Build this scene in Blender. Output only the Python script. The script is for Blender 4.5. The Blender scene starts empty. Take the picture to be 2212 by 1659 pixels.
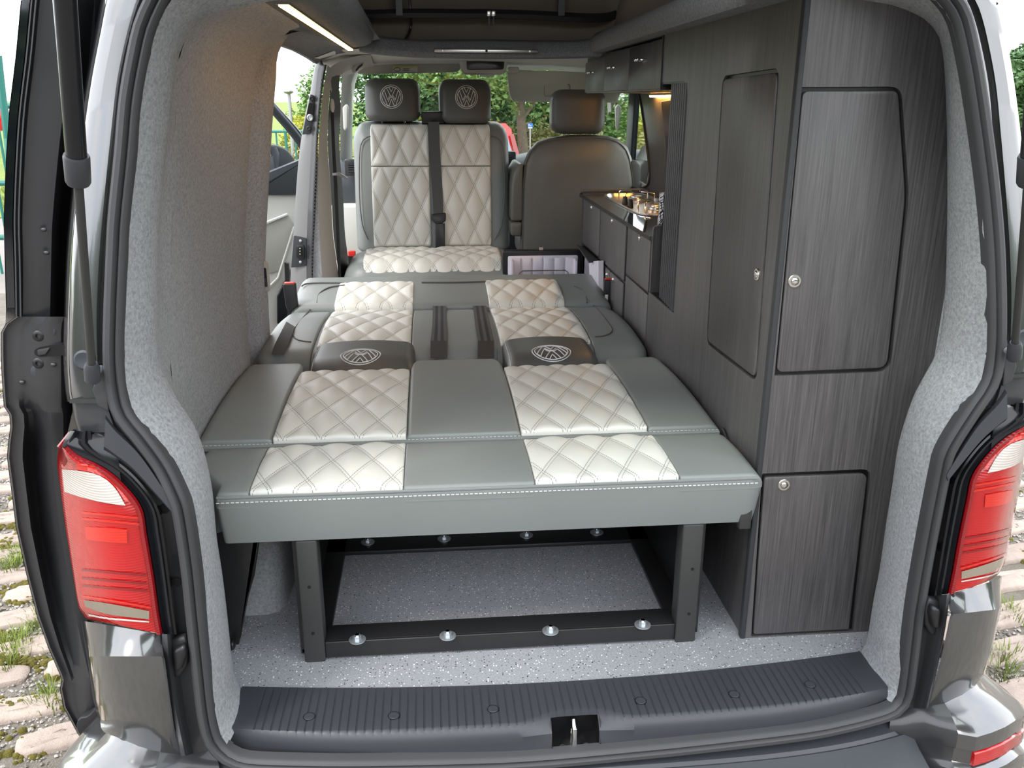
import bpy, bmesh, math, random
from mathutils import Vector, Matrix
V = Vector
PI = math.pi
random.seed(7)
scn = bpy.context.scene
COL = scn.collection

# ------------------------------------------------------------------ camera
# van space: X to the right, Y forward into the van, Z up; load floor z = 0, rear sill y = 0
FPX, IW, IH = 1850.0, 2212, 1659
_y, _p, _r = math.radians(5.45), math.radians(18.3), math.radians(0.2)
CAM = V((-0.2456, -1.3675, 1.1749))
_f = V((math.sin(_y) * math.cos(_p), math.cos(_y) * math.cos(_p), -math.sin(_p)))
_r0 = V((math.cos(_y), -math.sin(_y), 0))
_u0 = _r0.cross(_f)
_rt = _r0 * math.cos(_r) + _u0 * math.sin(_r)
_up = _u0 * math.cos(_r) - _r0 * math.sin(_r)
cam = bpy.data.objects.new('camera', bpy.data.cameras.new('camera'))
COL.objects.link(cam)
cam.matrix_world = Matrix(((_rt.x, _up.x, -_f.x, CAM.x), (_rt.y, _up.y, -_f.y, CAM.y),
                           (_rt.z, _up.z, -_f.z, CAM.z), (0, 0, 0, 1)))
cam.data.sensor_fit = 'HORIZONTAL'
cam.data.sensor_width = 36.0
cam.data.lens = FPX / IW * 36.0
cam.data.clip_start = 0.05
cam.data.clip_end = 400
scn.camera = cam

# ------------------------------------------------------------------ sky, sun, exposure
w = bpy.data.worlds.new('overcast_sky')
scn.world = w
w.use_nodes = True
nt = w.node_tree
nt.nodes.clear()
wo = nt.nodes.new('ShaderNodeOutputWorld')
bg = nt.nodes.new('ShaderNodeBackground')
tc = nt.nodes.new('ShaderNodeTexCoord')
ns = nt.nodes.new('ShaderNodeTexNoise')
ns.inputs['Scale'].default_value = 2.2
ns.inputs['Detail'].default_value = 4
cr = nt.nodes.new('ShaderNodeValToRGB')
cr.color_ramp.elements[0].position = 0.35
cr.color_ramp.elements[0].color = (0.80, 0.86, 0.95, 1)
cr.color_ramp.elements[1].position = 0.65
cr.color_ramp.elements[1].color = (1.0, 1.0, 1.0, 1)
nt.links.new(tc.outputs['Generated'], ns.inputs['Vector'])
nt.links.new(ns.outputs['Fac'], cr.inputs['Fac'])
nt.links.new(cr.outputs['Color'], bg.inputs['Color'])
bg.inputs['Strength'].default_value = 3.7
nt.links.new(bg.outputs['Background'], wo.inputs['Surface'])

sun = bpy.data.objects.new('sun', bpy.data.lights.new('sun', 'SUN'))
COL.objects.link(sun)
sun.data.energy = 1.8
sun.data.angle = math.radians(12)
sun.data.color = (1.0, 0.95, 0.88)
sun.rotation_euler = (math.radians(38), 0, math.radians(-50))

vs = scn.view_settings
vs.view_transform = 'Standard'
vs.look = 'None'
vs.exposure = 0.0
vs.gamma = 1.0
vs.use_curve_mapping = False
scn.cycles.max_bounces = 6
scn.cycles.diffuse_bounces = 3
scn.cycles.glossy_bounces = 3
scn.cycles.caustics_reflective = False
scn.cycles.caustics_refractive = False

# ------------------------------------------------------------------ points of the place from sight lines
def ray(px, py):
    return _rt * ((px - IW / 2) / FPX) - _up * ((py - IH / 2) / FPX) + _f
def oX(px, py, x):
    d = ray(px, py); return CAM + d * ((x - CAM.x) / d.x)
def oY(px, py, y):
    d = ray(px, py); return CAM + d * ((y - CAM.y) / d.y)
def oZ(px, py, z):
    d = ray(px, py); return CAM + d * ((z - CAM.z) / d.z)
def oP(px, py, p, n):
    d = ray(px, py); return CAM + d * ((p - CAM).dot(n) / d.dot(n))
LEAN = 0.14                                   # the rear of the van leans forward above the waist
def oR(px, py, dy=0.0):
    p = oY(px, py, dy)
    if p.z > 0.65:
        p = oP(px, py, V((0, dy, 0.65)), V((0, 1, -LEAN)))
    return p

# ------------------------------------------------------------------ object helpers
def tag(o, label=None, cat=None, group=None, kind=None):
    if label: o['label'] = label
    if cat: o['category'] = cat
    if group: o['group'] = group
    if kind: o['kind'] = kind
    return o
def thing(name, loc, label=None, cat=None, group=None, kind=None):
    o = bpy.data.objects.new(name, None)
    o.empty_display_size = 0.05
    COL.objects.link(o)
    o.location = V(loc)
    return tag(o, label, cat, group, kind)
def wloc(o):
    l = V((0, 0, 0))
    while o is not None:
        l = l + o.location; o = o.parent
    return l
def link(name, me, mat=None, parent=None, loc=None):
    """loc is a world position; meshes built in world space pass none."""
    o = bpy.data.objects.new(name, me)
    COL.objects.link(o)
    if mat is not None and not me.materials:
        for m in (mat if isinstance(mat, (list, tuple)) else [mat]):
            me.materials.append(m)
    l = V(loc) if loc is not None else V((0, 0, 0))
    if parent is not None:
        o.parent = parent
        o.location = l - wloc(parent)
    else:
        o.location = l
    return o
def rebase(o):
    """put a one-mesh thing's origin at its own base so that it reads as an object of its own place"""
    return o
def smooth_by(me, ang=35):
    for p in me.polygons: p.use_smooth = True
    me.set_sharp_from_angle(angle=math.radians(ang))
class MB:
    def __init__(s):
        s.v = []; s.f = []; s.m = []; s.cur = 0
    def add(s, vs_, fs):
        b = len(s.v)
        s.v += [V(x) for x in vs_]
        s.f += [tuple(i + b for i in f) for f in fs]
        s.m += [s.cur] * len(fs)
        return s
    def box(s, lo, hi):
        x0, y0, z0 = lo; x1, y1, z1 = hi
        return s.add([(x0, y0, z0), (x1, y0, z0), (x1, y1, z0), (x0, y1, z0), (x0, y0, z1), (x1, y0, z1), (x1, y1, z1), (x0, y1, z1)],
                     [(0, 3, 2, 1), (4, 5, 6, 7), (0, 1, 5, 4), (1, 2, 6, 5), (2, 3, 7, 6), (3, 0, 4, 7)])
    def prism(s, out, vec):
        n = len(out); vec = V(vec)
        a = [V(p) for p in out]
        return s.add(a + [p + vec for p in a], [tuple(range(n))[::-1], tuple(range(n, 2 * n))] +
                     [(i, (i + 1) % n, n + (i + 1) % n, n + i) for i in range(n)])
    def loft(s, rows, closed=False, caps=False):
        n = len(rows[0]); vs_ = [p for r in rows for p in r]; fs = []
        for j in range(len(rows) - 1):
            for i in range(n if closed else n - 1):
                k = (i + 1) % n
                fs.append((j * n + i, j * n + k, (j + 1) * n + k, (j + 1) * n + i))
        if caps:
            fs.append(tuple(range(n))[::-1]); fs.append(tuple(range((len(rows) - 1) * n, len(rows) * n)))
        return s.add(vs_, fs)
    def tube(s, path, r, n=8, caps=True, up=None):
        path = [V(p) for p in path]; rows = []
        prev = None
        for i, p in enumerate(path):
            t = (path[min(i + 1, len(path) - 1)] - path[max(i - 1, 0)]).normalized()
            if prev is None:
                a = V((0, 0, 1)) if abs(t.z) < 0.9 else V((1, 0, 0))
                a = (a - t * a.dot(t)).normalized()
            else:
                a = (prev - t * prev.dot(t)).normalized()
            prev = a
            b = t.cross(a)
            rr = r[i] if isinstance(r, (list, tuple)) else r
            rows.append([p + a * (rr * math.cos(2 * PI * k / n)) + b * (rr * math.sin(2 * PI * k / n)) for k in range(n)])
        return s.loft(rows, True, caps)
    def lathe(s, c, axis, prof, n=20):
        """prof: (distance along axis, radius)"""
        c = V(c); ax = V(axis).normalized()
        a = V((0, 0, 1)) if abs(ax.z) < 0.9 else V((1, 0, 0))
        a = (a - ax * a.dot(ax)).normalized(); b = ax.cross(a)
        rows = [[c + ax * h + (a * math.cos(2 * PI * k / n) + b * math.sin(2 * PI * k / n)) * r for k in range(n)] for h, r in prof]
        return s.loft(rows, True, True)
    def sphere(s, c, r, n=10, sc=(1, 1, 1)):
        c = V(c)
        rows = []
        for j in range(1, n):
            t = PI * j / n
            rows.append([c + V((r * sc[0] * math.sin(t) * math.cos(2 * PI * k / (2 * n)), r * sc[1] * math.sin(t) * math.sin(2 * PI * k / (2 * n)), -r * sc[2] * math.cos(t))) for k in range(2 * n)])
        return s.loft(rows, True, True)
    def mesh(s, name, smooth=None):
        me = bpy.data.meshes.new(name)
        me.from_pydata([tuple(v) for v in s.v], [], s.f)
        if any(s.m): me.polygons.foreach_set('material_index', s.m)
        me.validate(); me.update()
        bm = bmesh.new(); bm.from_mesh(me)
        bmesh.ops.recalc_face_normals(bm, faces=bm.faces)
        bm.to_mesh(me); bm.free()
        if smooth: smooth_by(me, smooth)
        return me
    def build(s, name, mat, parent=None, smooth=None, bev=0, seg=2, loc=None):
        me = s.mesh(name, smooth)
        o = link(name, me, mat, parent, loc)
        if bev:
            m = o.modifiers.new('bevel', 'BEVEL'); m.width = bev; m.segments = seg; m.limit_method = 'ANGLE'; m.angle_limit = math.radians(40)
            me2 = None
            for p in me.polygons: p.use_smooth = True
            m.harden_normals = False
            if not smooth: me.set_sharp_from_angle(angle=math.radians(60)) if False else None
        return o
def box(name, lo, hi, mat, parent=None, bev=0, seg=2):
    return MB().box([min(a, b) for a, b in zip(lo, hi)], [max(a, b) for a, b in zip(lo, hi)]).build(name, mat, parent, None, bev, seg)
def lerp(a, b, t): return a + (b - a) * t
def resample(pts, n, smooth=True):
    pts = [V(p) for p in pts]
    if smooth and len(pts) > 2:
        fine = []
        for i in range(len(pts) - 1):
            p0 = pts[max(i - 1, 0)]; p1 = pts[i]; p2 = pts[i + 1]; p3 = pts[min(i + 2, len(pts) - 1)]
            for k in range(12):
                t = k / 12
                fine.append(0.5 * ((2 * p1) + (p2 - p0) * t + (2 * p0 - 5 * p1 + 4 * p2 - p3) * t * t + (3 * p1 - p0 - 3 * p2 + p3) * t ** 3))
        fine.append(pts[-1]); pts = fine
    d = [0]
    for a, b in zip(pts, pts[1:]): d.append(d[-1] + (b - a).length)
    out = []; j = 0
    for i in range(n):
        s = d[-1] * i / (n - 1)
        while j < len(d) - 2 and d[j + 1] < s: j += 1
        t = (s - d[j]) / max(d[j + 1] - d[j], 1e-9)
        out.append(pts[j].lerp(pts[j + 1], min(max(t, 0), 1)))
    return out
def poly2(pts2, f):
    return [f(*p) for p in pts2]
def rrect(x0, y0, x1, y1, r, n=5):
    """rounded rectangle outline in 2D; r may hold four radii"""
    rs = r if isinstance(r, (list, tuple)) else (r,) * 4
    out = []
    for (cx, cy, a0), rr in zip(((x0, y0, PI), (x1, y0, 1.5 * PI), (x1, y1, 0), (x0, y1, 0.5 * PI)), rs):
        ox = cx + rr * (1 if cx == x0 else -1); oy = cy + rr * (1 if cy == y0 else -1)
        if rr <= 0: out.append((cx, cy)); continue
        for k in range(n + 1):
            a = a0 + 0.5 * PI * k / n
            out.append((ox + rr * math.cos(a), oy + rr * math.sin(a)))
    return out
def roundpoly(pts, r, n=5):
    """2D polygon with rounded corners"""
    out = []; m = len(pts)
    for i in range(m):
        p = V((pts[i][0], pts[i][1])); a = V(pts[i - 1][:2]) - p; b = V(pts[(i + 1) % m][:2]) - p
        ri = r[i] if isinstance(r, (list, tuple)) else r
        ri = min(ri, a.length * 0.45, b.length * 0.45)
        s = p + a.normalized() * ri; e = p + b.normalized() * ri
        for k in range(n + 1):
            t = k / n
            q = s * (1 - t) ** 2 + p * (2 * t * (1 - t)) + e * t * t
            out.append((q.x, q.y))
    return out
def offset_poly(pts, d):
    """shrink (d > 0) a counter-clockwise or clockwise 2D outline"""
    m = len(pts); A = sum(pts[i][0] * pts[(i + 1) % m][1] - pts[(i + 1) % m][0] * pts[i][1] for i in range(m))
    sg = 1 if A > 0 else -1
    out = []
    for i in range(m):
        a = V(pts[i - 1]); p = V(pts[i]); b = V(pts[(i + 1) % m])
        t1 = (p - a); t2 = (b - p)
        if t1.length < 1e-7: t1 = t2
        if t2.length < 1e-7: t2 = t1
        t1 = t1.normalized(); t2 = t2.normalized()
        n1 = V((-t1.y, t1.x)) * sg; n2 = V((-t2.y, t2.x)) * sg
        nn = (n1 + n2); L = nn.length
        nn = nn / L if L > 1e-6 else n1
        k = d / max(nn.dot(n1), 0.4)
        out.append((p.x + nn.x * k, p.y + nn.y * k))
    return out
# ------------------------------------------------------------------ materials
class NT:
    def __init__(s, name):
        s.m = bpy.data.materials.new(name); s.m.use_nodes = True
        s.t = s.m.node_tree; s.b = s.t.nodes['Principled BSDF']; s.o = s.t.nodes['Material Output']
    def n(s, kind, **kw):
        nd = s.t.nodes.new('ShaderNode' + kind)
        for k, v in kw.items():
            if k in nd.inputs: nd.inputs[k].default_value = v
            else: setattr(nd, k, v)
        return nd
    def l(s, a, b): s.t.links.new(a, b)
    def pos(s, sc=(1, 1, 1), kind='Object'):
        tc = s.n('TexCoord'); mp = s.n('Mapping'); mp.inputs['Scale'].default_value = sc
        s.l(tc.outputs[kind], mp.inputs['Vector']); return mp.outputs['Vector']
    def noise(s, vec, scale, detail=3, rough=0.6):
        n = s.n('TexNoise'); n.inputs['Scale'].default_value = scale; n.inputs['Detail'].default_value = detail; n.inputs['Roughness'].default_value = rough
        s.l(vec, n.inputs['Vector']); return n.outputs['Fac']
    def ramp(s, fac, stops):
        r = s.n('ValToRGB'); e = r.color_ramp.elements
        while len(e) < len(stops): e.new(0.5)
        for el, (p, c) in zip(e, stops):
            el.position = p; el.color = (c[0], c[1], c[2], 1)
        s.l(fac, r.inputs['Fac']); return r.outputs['Color']
    def math(s, op, a, b=None, c=None):
        n = s.n('Math', operation=op)
        for i, x in enumerate((a, b, c)):
            if x is None: continue
            if isinstance(x, (int, float)): n.inputs[i].default_value = x
            else: s.l(x, n.inputs[i])
        return n.outputs[0]
    def mix(s, fac, a, b):
        n = s.n('Mix', data_type='RGBA')
        for i, x in ((0, fac), (6, a), (7, b)):
            if isinstance(x, (int, float)): n.inputs[i].default_value = x
            elif isinstance(x, (tuple, list)): n.inputs[i].default_value = (x[0], x[1], x[2], 1)
            else: s.l(x, n.inputs[i])
        return n.outputs[2]
    def bump(s, h, strength=0.3, dist=0.002):
        b = s.n('Bump'); b.inputs['Strength'].default_value = strength; b.inputs['Distance'].default_value = dist
        s.l(h, b.inputs['Height']); s.l(b.outputs['Normal'], s.b.inputs['Normal'])
    def set(s, **kw):
        for k, v in kw.items():
            k = k.replace('_', ' ')
            if isinstance(v, (tuple, list)) and len(v) == 3: v = (*v, 1)
            if hasattr(v, 'is_linked'): s.l(v, s.b.inputs[k])
            else: s.b.inputs[k].default_value = v
        return s
def plain(name, col, rough=0.5, metal=0.0, coat=0.0, grain=None, vary=None, spec=None):
    t = NT(name)
    t.set(Base_Color=col, Roughness=rough, Metallic=metal)
    if coat: t.set(Coat_Weight=coat, Coat_Roughness=0.04)
    if spec is not None: t.b.inputs['Specular IOR Level'].default_value = spec
    if vary:
        f = t.noise(t.pos(), vary[0], 4)
        t.l(t.mix(f, tuple(c * (1 - vary[1]) for c in col), tuple(min(1, c * (1 + vary[1])) for c in col)), t.b.inputs['Base Color'])
    if grain: t.bump(t.noise(t.pos(), grain[0], 3), grain[1], grain[2] if len(grain) > 2 else 0.001)
    return t.m
def emit(name, col, strength):
    t = NT(name); t.set(Base_Color=(1, 1, 1), Emission_Color=col, Emission_Strength=strength); return t.m
M = {}
# felt carpet lining
def carpet(name, a, b):
    t = NT(name); p = t.pos()
    f1 = t.noise(p, 150, 5, 0.8); f2 = t.noise(p, 7, 3)
    c = t.ramp(f1, [(0.30, a), (0.52, tuple(lerp(x, y, .55) for x, y in zip(a, b))), (0.72, b)])
    c2 = t.mix(t.math('MULTIPLY', f2, 0.35), c, tuple(x * 0.8 for x in b))
    t.set(Base_Color=c2, Roughness=0.95); t.b.inputs['Specular IOR Level'].default_value = 0.1
    t.bump(f1, 0.6, 0.004); return t.m
M['carpet'] = carpet('grey_felt_carpet', (0.18, 0.187, 0.20), (0.55, 0.565, 0.59))
M['carpet2'] = carpet('charcoal_roof_felt', (0.085, 0.09, 0.095), (0.29, 0.30, 0.31))
# vinyl floor with flecks
t = NT('grey_flecked_vinyl'); p = t.pos()
vo = t.n('TexVoronoi'); vo.inputs['Scale'].default_value = 190; t.l(p, vo.inputs['Vector'])
sep = t.n('SeparateColor'); t.l(vo.outputs['Color'], sep.inputs[0])
near = t.math('LESS_THAN', vo.outputs['Distance'], 0.30)
wh = t.math('MULTIPLY', near, t.math('GREATER_THAN', sep.outputs[0], 0.80))
bk = t.math('MULTIPLY', near, t.math('LESS_THAN', sep.outputs[0], 0.16))
fine = t.noise(p, 260, 2)
base = t.ramp(fine, [(0.35, (0.26, 0.27, 0.295)), (0.65, (0.37, 0.38, 0.405))])
c = t.mix(wh, base, (0.85, 0.85, 0.88)); c = t.mix(bk, c, (0.03, 0.03, 0.035))
t.set(Base_Color=c, Roughness=0.38); t.bump(fine, 0.08, 0.001); M['vinyl'] = t.m
# laminate with vertical grain
def wood(name, a, b, rough=0.42):
    t = NT(name)
    f = t.noise(t.pos((1, 1, 0.016)), 330, 4, 0.7); g = t.noise(t.pos((1, 1, 0.06)), 26, 3)
    h = t.math('ADD', t.math('MULTIPLY', f, 0.75), t.math('MULTIPLY', g, 0.25))
    t.set(Base_Color=t.ramp(h, [(0.33, a), (0.50, tuple(lerp(x, y, 0.5) for x, y in zip(a, b))), (0.67, b)]), Roughness=rough)
    t.b.inputs['Specular IOR Level'].default_value = 0.85
    t.bump(f, 0.12, 0.001); return t.m
M['wood'] = wood('grey_grained_laminate', (0.032, 0.030, 0.032), (0.119, 0.111, 0.115))
M['wood_side'] = M['wood']
M['edge'] = plain('black_edge_band', (0.02, 0.021, 0.023), 0.4)
M['post'] = plain('charcoal_post', (0.030, 0.032, 0.036), 0.55)
M['gap'] = plain('black_rubber_gap', (0.006, 0.006, 0.007), 0.35)
# leather
def leather(name, col, rough=0.42):
    t = NT(name); p = t.pos()
    v = t.n('TexVoronoi'); v.inputs['Scale'].default_value = 520; t.l(p, v.inputs['Vector'])
    f = t.noise(p, 5, 3)
    t.set(Base_Color=t.mix(f, tuple(c * 0.92 for c in col), tuple(c * 1.06 for c in col)), Roughness=rough)
    t.bump(v.outputs['Distance'], 0.10, 0.0008); return t.m
M['leather'] = leather('slate_grey_leather', (0.235, 0.255, 0.250))
M['leather3'] = leather('shaded_slate_leather', (0.125, 0.125, 0.115))  # darker copy of the slate leather, driver seat's shade put into it
M['leather2'] = leather('charcoal_leather', (0.098, 0.100, 0.096))
# quilted leather: UV holds the lattice coordinates, seams are double rows of stitches
def quilt(name, col, thread):
    t = NT(name); uv = t.n('UVMap'); sx = t.n('SeparateXYZ'); t.l(uv.outputs['UV'], sx.inputs[0])
    tot = None
    for i in (0, 1):
        a = sx.outputs[i]; b = sx.outputs[1 - i]
        d = t.math('PINGPONG', a, 0.5)          # distance to the nearest seam
        ln = t.math('LESS_THAN', t.math('ABSOLUTE', t.math('SUBTRACT', d, 0.045)), 0.011)
        ds = t.math('LESS_THAN', t.math('FRACT', t.math('MULTIPLY', b, 16.0)), 0.66)
        s_ = t.math('MULTIPLY', ln, ds)
        tot = s_ if tot is None else t.math('MAXIMUM', tot, s_)
    c = t.mix(tot, col, thread)
    v = t.n('TexVoronoi'); v.inputs['Scale'].default_value = 520; t.l(t.pos(), v.inputs['Vector'])
    t.set(Base_Color=c, Roughness=0.42); t.bump(v.outputs['Distance'], 0.08, 0.0008); return t.m
M['quilt'] = quilt('ivory_quilted_leather', (0.73, 0.73, 0.68), (0.24, 0.24, 0.23))
M['thread'] = plain('pale_thread', (0.75, 0.76, 0.75), 0.7)
M['logo'] = plain('silver_embroidery', (0.80, 0.82, 0.83), 0.45)
# metals, plastics, rubber
M['powder'] = plain('black_powder_coat', (0.016, 0.016, 0.017), 0.35, grain=(900, .25))
M['powder2'] = plain('charcoal_powder_coat', (0.038, 0.038, 0.038), 0.5, grain=(900, .25))
M['chrome'] = plain('polished_chrome', (0.80, 0.80, 0.80), 0.08, 1.0)
M['zinc'] = plain('zinc_plated_steel', (0.62, 0.66, 0.70), 0.38, 0.8)
M['satin'] = plain('satin_nickel', (0.70, 0.68, 0.63), 0.28, 1.0)
M['alu'] = plain('brushed_aluminium', (0.62, 0.60, 0.58), 0.3, 1.0)
M['plastic'] = plain('charcoal_plastic', (0.042, 0.045, 0.053), 0.42, grain=(700, .15))
M['black'] = plain('black_plastic', (0.012, 0.012, 0.014), 0.38)
M['gloss'] = plain('gloss_black_plastic', (0.010, 0.011, 0.014), 0.18)
M['rubber'] = plain('weathered_rubber', (0.046, 0.047, 0.051), 0.55, vary=(4, .15))
M['rubber2'] = plain('black_rubber', (0.020, 0.020, 0.022), 0.5)
M['hole'] = plain('dark_hole', (0.002, 0.002, 0.002), 0.8)
def paint(name, col, rough=0.16, metal=0.75):
    t = NT(name); f = t.noise(t.pos(), 1400, 1)
    t.set(Base_Color=t.mix(f, tuple(c * 0.93 for c in col), tuple(c * 1.07 for c in col)), Metallic=metal, Roughness=rough, Coat_Weight=1.0, Coat_Roughness=0.03); return t.m
M['paint'] = paint('grey_metallic_paint', (0.158, 0.160, 0.165))
M['paint_pillar'] = plain('light_grey_pillar_paint', (0.235, 0.235, 0.24), 0.4, 0.2, 0.4)
M['paint_in'] = plain('unpolished_grey_paint', (0.052, 0.053, 0.058), 0.34, 0.35, 0.35, vary=(3, .12))
M['glass_dark'] = plain('privacy_glass', (0.006, 0.007, 0.009), 0.05, 0, 0.5)
# lamp lenses
def lens(name, col, em=0.0):
    t = NT(name); p = t.pos((1, 1, 1))
    wv = t.n('TexWave', wave_type='BANDS', bands_direction='Z'); wv.inputs['Scale'].default_value = 60; t.l(p, wv.inputs['Vector'])
    t.set(Base_Color=col, Roughness=0.14, Coat_Weight=1.0, Coat_Roughness=0.03, Subsurface_Weight=0.0)
    t.bump(wv.outputs['Fac'], 0.25, 0.002); return t.m
M['lens_red'] = lens('red_lamp_lens', (0.46, 0.008, 0.010))
M['lens_red2'] = lens('deep_red_lamp_lens', (0.24, 0.004, 0.008))
M['lens_orange'] = lens('orange_red_lamp_lens', (0.62, 0.022, 0.012))
M['lens_clear'] = lens('clear_lamp_lens', (0.62, 0.57, 0.53))
M['lens_chrome'] = plain('lamp_reflector', (0.75, 0.70, 0.62), 0.15, 1.0)
# cab trim
M['trim'] = plain('pale_grey_cab_plastic', (0.64, 0.63, 0.59), 0.55, grain=(500, .1))
M['trim2'] = plain('stone_cab_plastic', (0.47, 0.455, 0.415), 0.55, grain=(500, .1))
M['headliner'] = plain('headlining_cloth', (0.68, 0.68, 0.62), 0.9, grain=(600, .3))
M['dash'] = plain('slate_dash_plastic', (0.045, 0.052, 0.062), 0.5, grain=(500, .2))
M['screen'] = plain('dark_display', (0.03, 0.03, 0.028), 0.12)
M['web'] = plain('black_belt_webbing', (0.018, 0.018, 0.019), 0.7, grain=(1200, .4))
M['web2'] = plain('grey_belt_stripe', (0.075, 0.078, 0.08), 0.7, grain=(1200, .4))
M['web3'] = plain('brown_black_strap', (0.030, 0.026, 0.023), 0.75, grain=(1200, .4))
M['red'] = plain('red_button', (0.75, 0.03, 0.02), 0.35)
t = NT('taupe_tent_canvas'); f = t.noise(t.pos(), 5, 3)
t.set(Base_Color=t.mix(f, (0.155, 0.128, 0.100), (0.215, 0.182, 0.145)), Roughness=0.9)
t.bump(t.noise(t.pos(), 300, 2), 0.2, 0.001); M['canvas'] = t.m
M['fridge_white'] = plain('lilac_white_fridge_plastic', (0.78, 0.75, 0.84), 0.35)
# worktop
t = NT('black_speckled_worktop'); f = t.noise(t.pos(), 130, 4, .8)
t.set(Base_Color=t.ramp(f, [(0.55, (0.012, 0.012, 0.013)), (0.68, (0.03, 0.026, 0.022)), (0.74, (0.30, 0.24, 0.18))]), Roughness=0.06, Coat_Weight=0.5); M['worktop'] = t.m
# patterned tea towel
t = NT('white_towel_black_print'); p = t.pos((1, 1, 1))
v = t.n('TexVoronoi', feature='DISTANCE_TO_EDGE'); v.inputs['Scale'].default_value = 34; t.l(p, v.inputs['Vector'])
wv = t.n('TexWave', wave_type='RINGS'); wv.inputs['Scale'].default_value = 40; wv.inputs['Distortion'].default_value = 3; t.l(p, wv.inputs['Vector'])
ln = t.math('MAXIMUM', t.math('LESS_THAN', v.outputs['Distance'], 0.05), t.math('GREATER_THAN', wv.outputs['Fac'], 0.86))
t.set(Base_Color=t.mix(ln, (0.80, 0.80, 0.84), (0.02, 0.02, 0.03)), Roughness=0.9); M['towel'] = t.m
M['led'] = emit('warm_led_diffuser', (1.0, 0.50, 0.13), 14.0)
M['led_k'] = emit('warm_kitchen_led', (1.0, 0.48, 0.11), 70.0)
# window glass: mostly clear, a little reflection
def glass(name, tint, mixf=0.10):
    t = NT(name); tr = t.n('BsdfTransparent'); tr.inputs[0].default_value = (*tint, 1)
    gl = t.n('BsdfGlossy'); gl.inputs['Roughness'].default_value = 0.02
    mx = t.n('MixShader'); fr = t.n('LayerWeight'); fr.inputs[0].default_value = mixf
    t.l(fr.outputs['Facing'], mx.inputs[0]) if False else t.l(fr.outputs['Fresnel'], mx.inputs[0])
    t.l(tr.outputs[0], mx.inputs[1]); t.l(gl.outputs[0], mx.inputs[2]); t.l(mx.outputs[0], t.o.inputs['Surface']); return t.m
M['glass'] = glass('clear_green_window_glass', (0.86, 0.93, 0.88))
M['mirror'] = plain('mirror_glass', (0.92, 0.94, 0.95), 0.02, 1.0)
# outdoors
def leaf(name, a, b):
    t = NT(name); f = t.noise(t.pos(), 0.9, 4)
    oi = t.n('ObjectInfo')
    t.set(Base_Color=t.mix(f, a, b), Roughness=0.55); t.b.inputs['Subsurface Weight'].default_value = 0.0
    t.b.inputs['Transmission Weight'].default_value = 0.0
    return t.m
M['leaf1'] = leaf('mid_green_leaves', (0.10, 0.20, 0.05), (0.24, 0.40, 0.12))
M['leaf2'] = leaf('dark_green_leaves', (0.05, 0.12, 0.045), (0.14, 0.25, 0.09))
M['leaf3'] = leaf('yellow_green_leaves', (0.26, 0.30, 0.03), (0.50, 0.50, 0.06))
M['leaf4'] = leaf('olive_brown_scrub', (0.20, 0.22, 0.07), (0.42, 0.38, 0.15))
M['bark'] = plain('grey_brown_bark', (0.16, 0.13, 0.10), 0.9, vary=(14, .5), grain=(40, .8, 0.02))
M['stem'] = plain('brown_stem', (0.10, 0.08, 0.05), 0.9)
t = NT('sandstone_sett'); p = t.pos(); f = t.noise(p, 18, 5, .7); g = t.noise(p, 150, 3, .8)
oi = t.n('ObjectInfo'); hs = t.n('HueSaturation'); 
c = t.mix(g, t.ramp(f, [(0.3, (0.27, 0.205, 0.17)), (0.7, (0.45, 0.36, 0.31))]), (0.38, 0.32, 0.28))
t.l(t.math('ADD', t.math('MULTIPLY', oi.outputs['Random'], 0.35), 0.85), hs.inputs['Value']); t.l(c, hs.inputs['Color'])
t.set(Base_Color=hs.outputs['Color'], Roughness=0.9); t.bump(g, 0.5, 0.01); M['sett'] = t.m
t = NT('gritty_joint_soil'); p = t.pos(); f = t.noise(p, 9, 4); g = t.noise(p, 160, 3, .8)
t.set(Base_Color=t.mix(g, t.ramp(f, [(0.40, (0.08, 0.07, 0.035)), (0.52, (0.15, 0.13, 0.09)), (0.66, (0.23, 0.20, 0.16))]), (0.33, 0.30, 0.27)), Roughness=0.95); t.bump(g, 0.8, 0.02); M['soil'] = t.m
t = NT('pale_gravel'); f = t.noise(t.pos(), 35, 2); t.set(Base_Color=t.ramp(f, [(0.35, (0.16, 0.145, 0.13)), (0.65, (0.52, 0.48, 0.45))]), Roughness=0.8); M['gravel'] = t.m
M['moss'] = plain('olive_moss', (0.13, 0.11, 0.018), 0.95, vary=(30, .5), grain=(200, .8, .01))
M['grass'] = plain('yellow_green_grass', (0.20, 0.26, 0.05), 0.8, vary=(2, .4))
M['lawn'] = plain('lawn', (0.17, 0.23, 0.045), 0.95, vary=(1.2, .35), grain=(40, .5, .05))
M['asphalt'] = plain('pale_dusty_tarmac', (0.24, 0.22, 0.205), 0.9, vary=(3, .2), grain=(120, .5, .01))
M['rail'] = plain('teal_railing_paint', (0.02, 0.16, 0.13), 0.4)
M['red_paint'] = plain('red_car_paint', (0.55, 0.02, 0.02), 0.2, 0.2, 1.0)
M['car_glass'] = plain('car_rear_glass', (0.16, 0.21, 0.29), 0.08, 0.0, 1.0)
M['sign_blue'] = plain('blue_sign', (0.01, 0.12, 0.55), 0.4)
M['white'] = plain('white_paint', (0.8, 0.8, 0.8), 0.5)
M['yellow'] = plain('yellow_sticker', (0.75, 0.62, 0.12), 0.5)
M['tyre'] = plain('tyre_rubber', (0.02, 0.02, 0.02), 0.8)
M['grey_post'] = plain('galvanised_post', (0.35, 0.38, 0.38), 0.4, 0.6)
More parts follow.
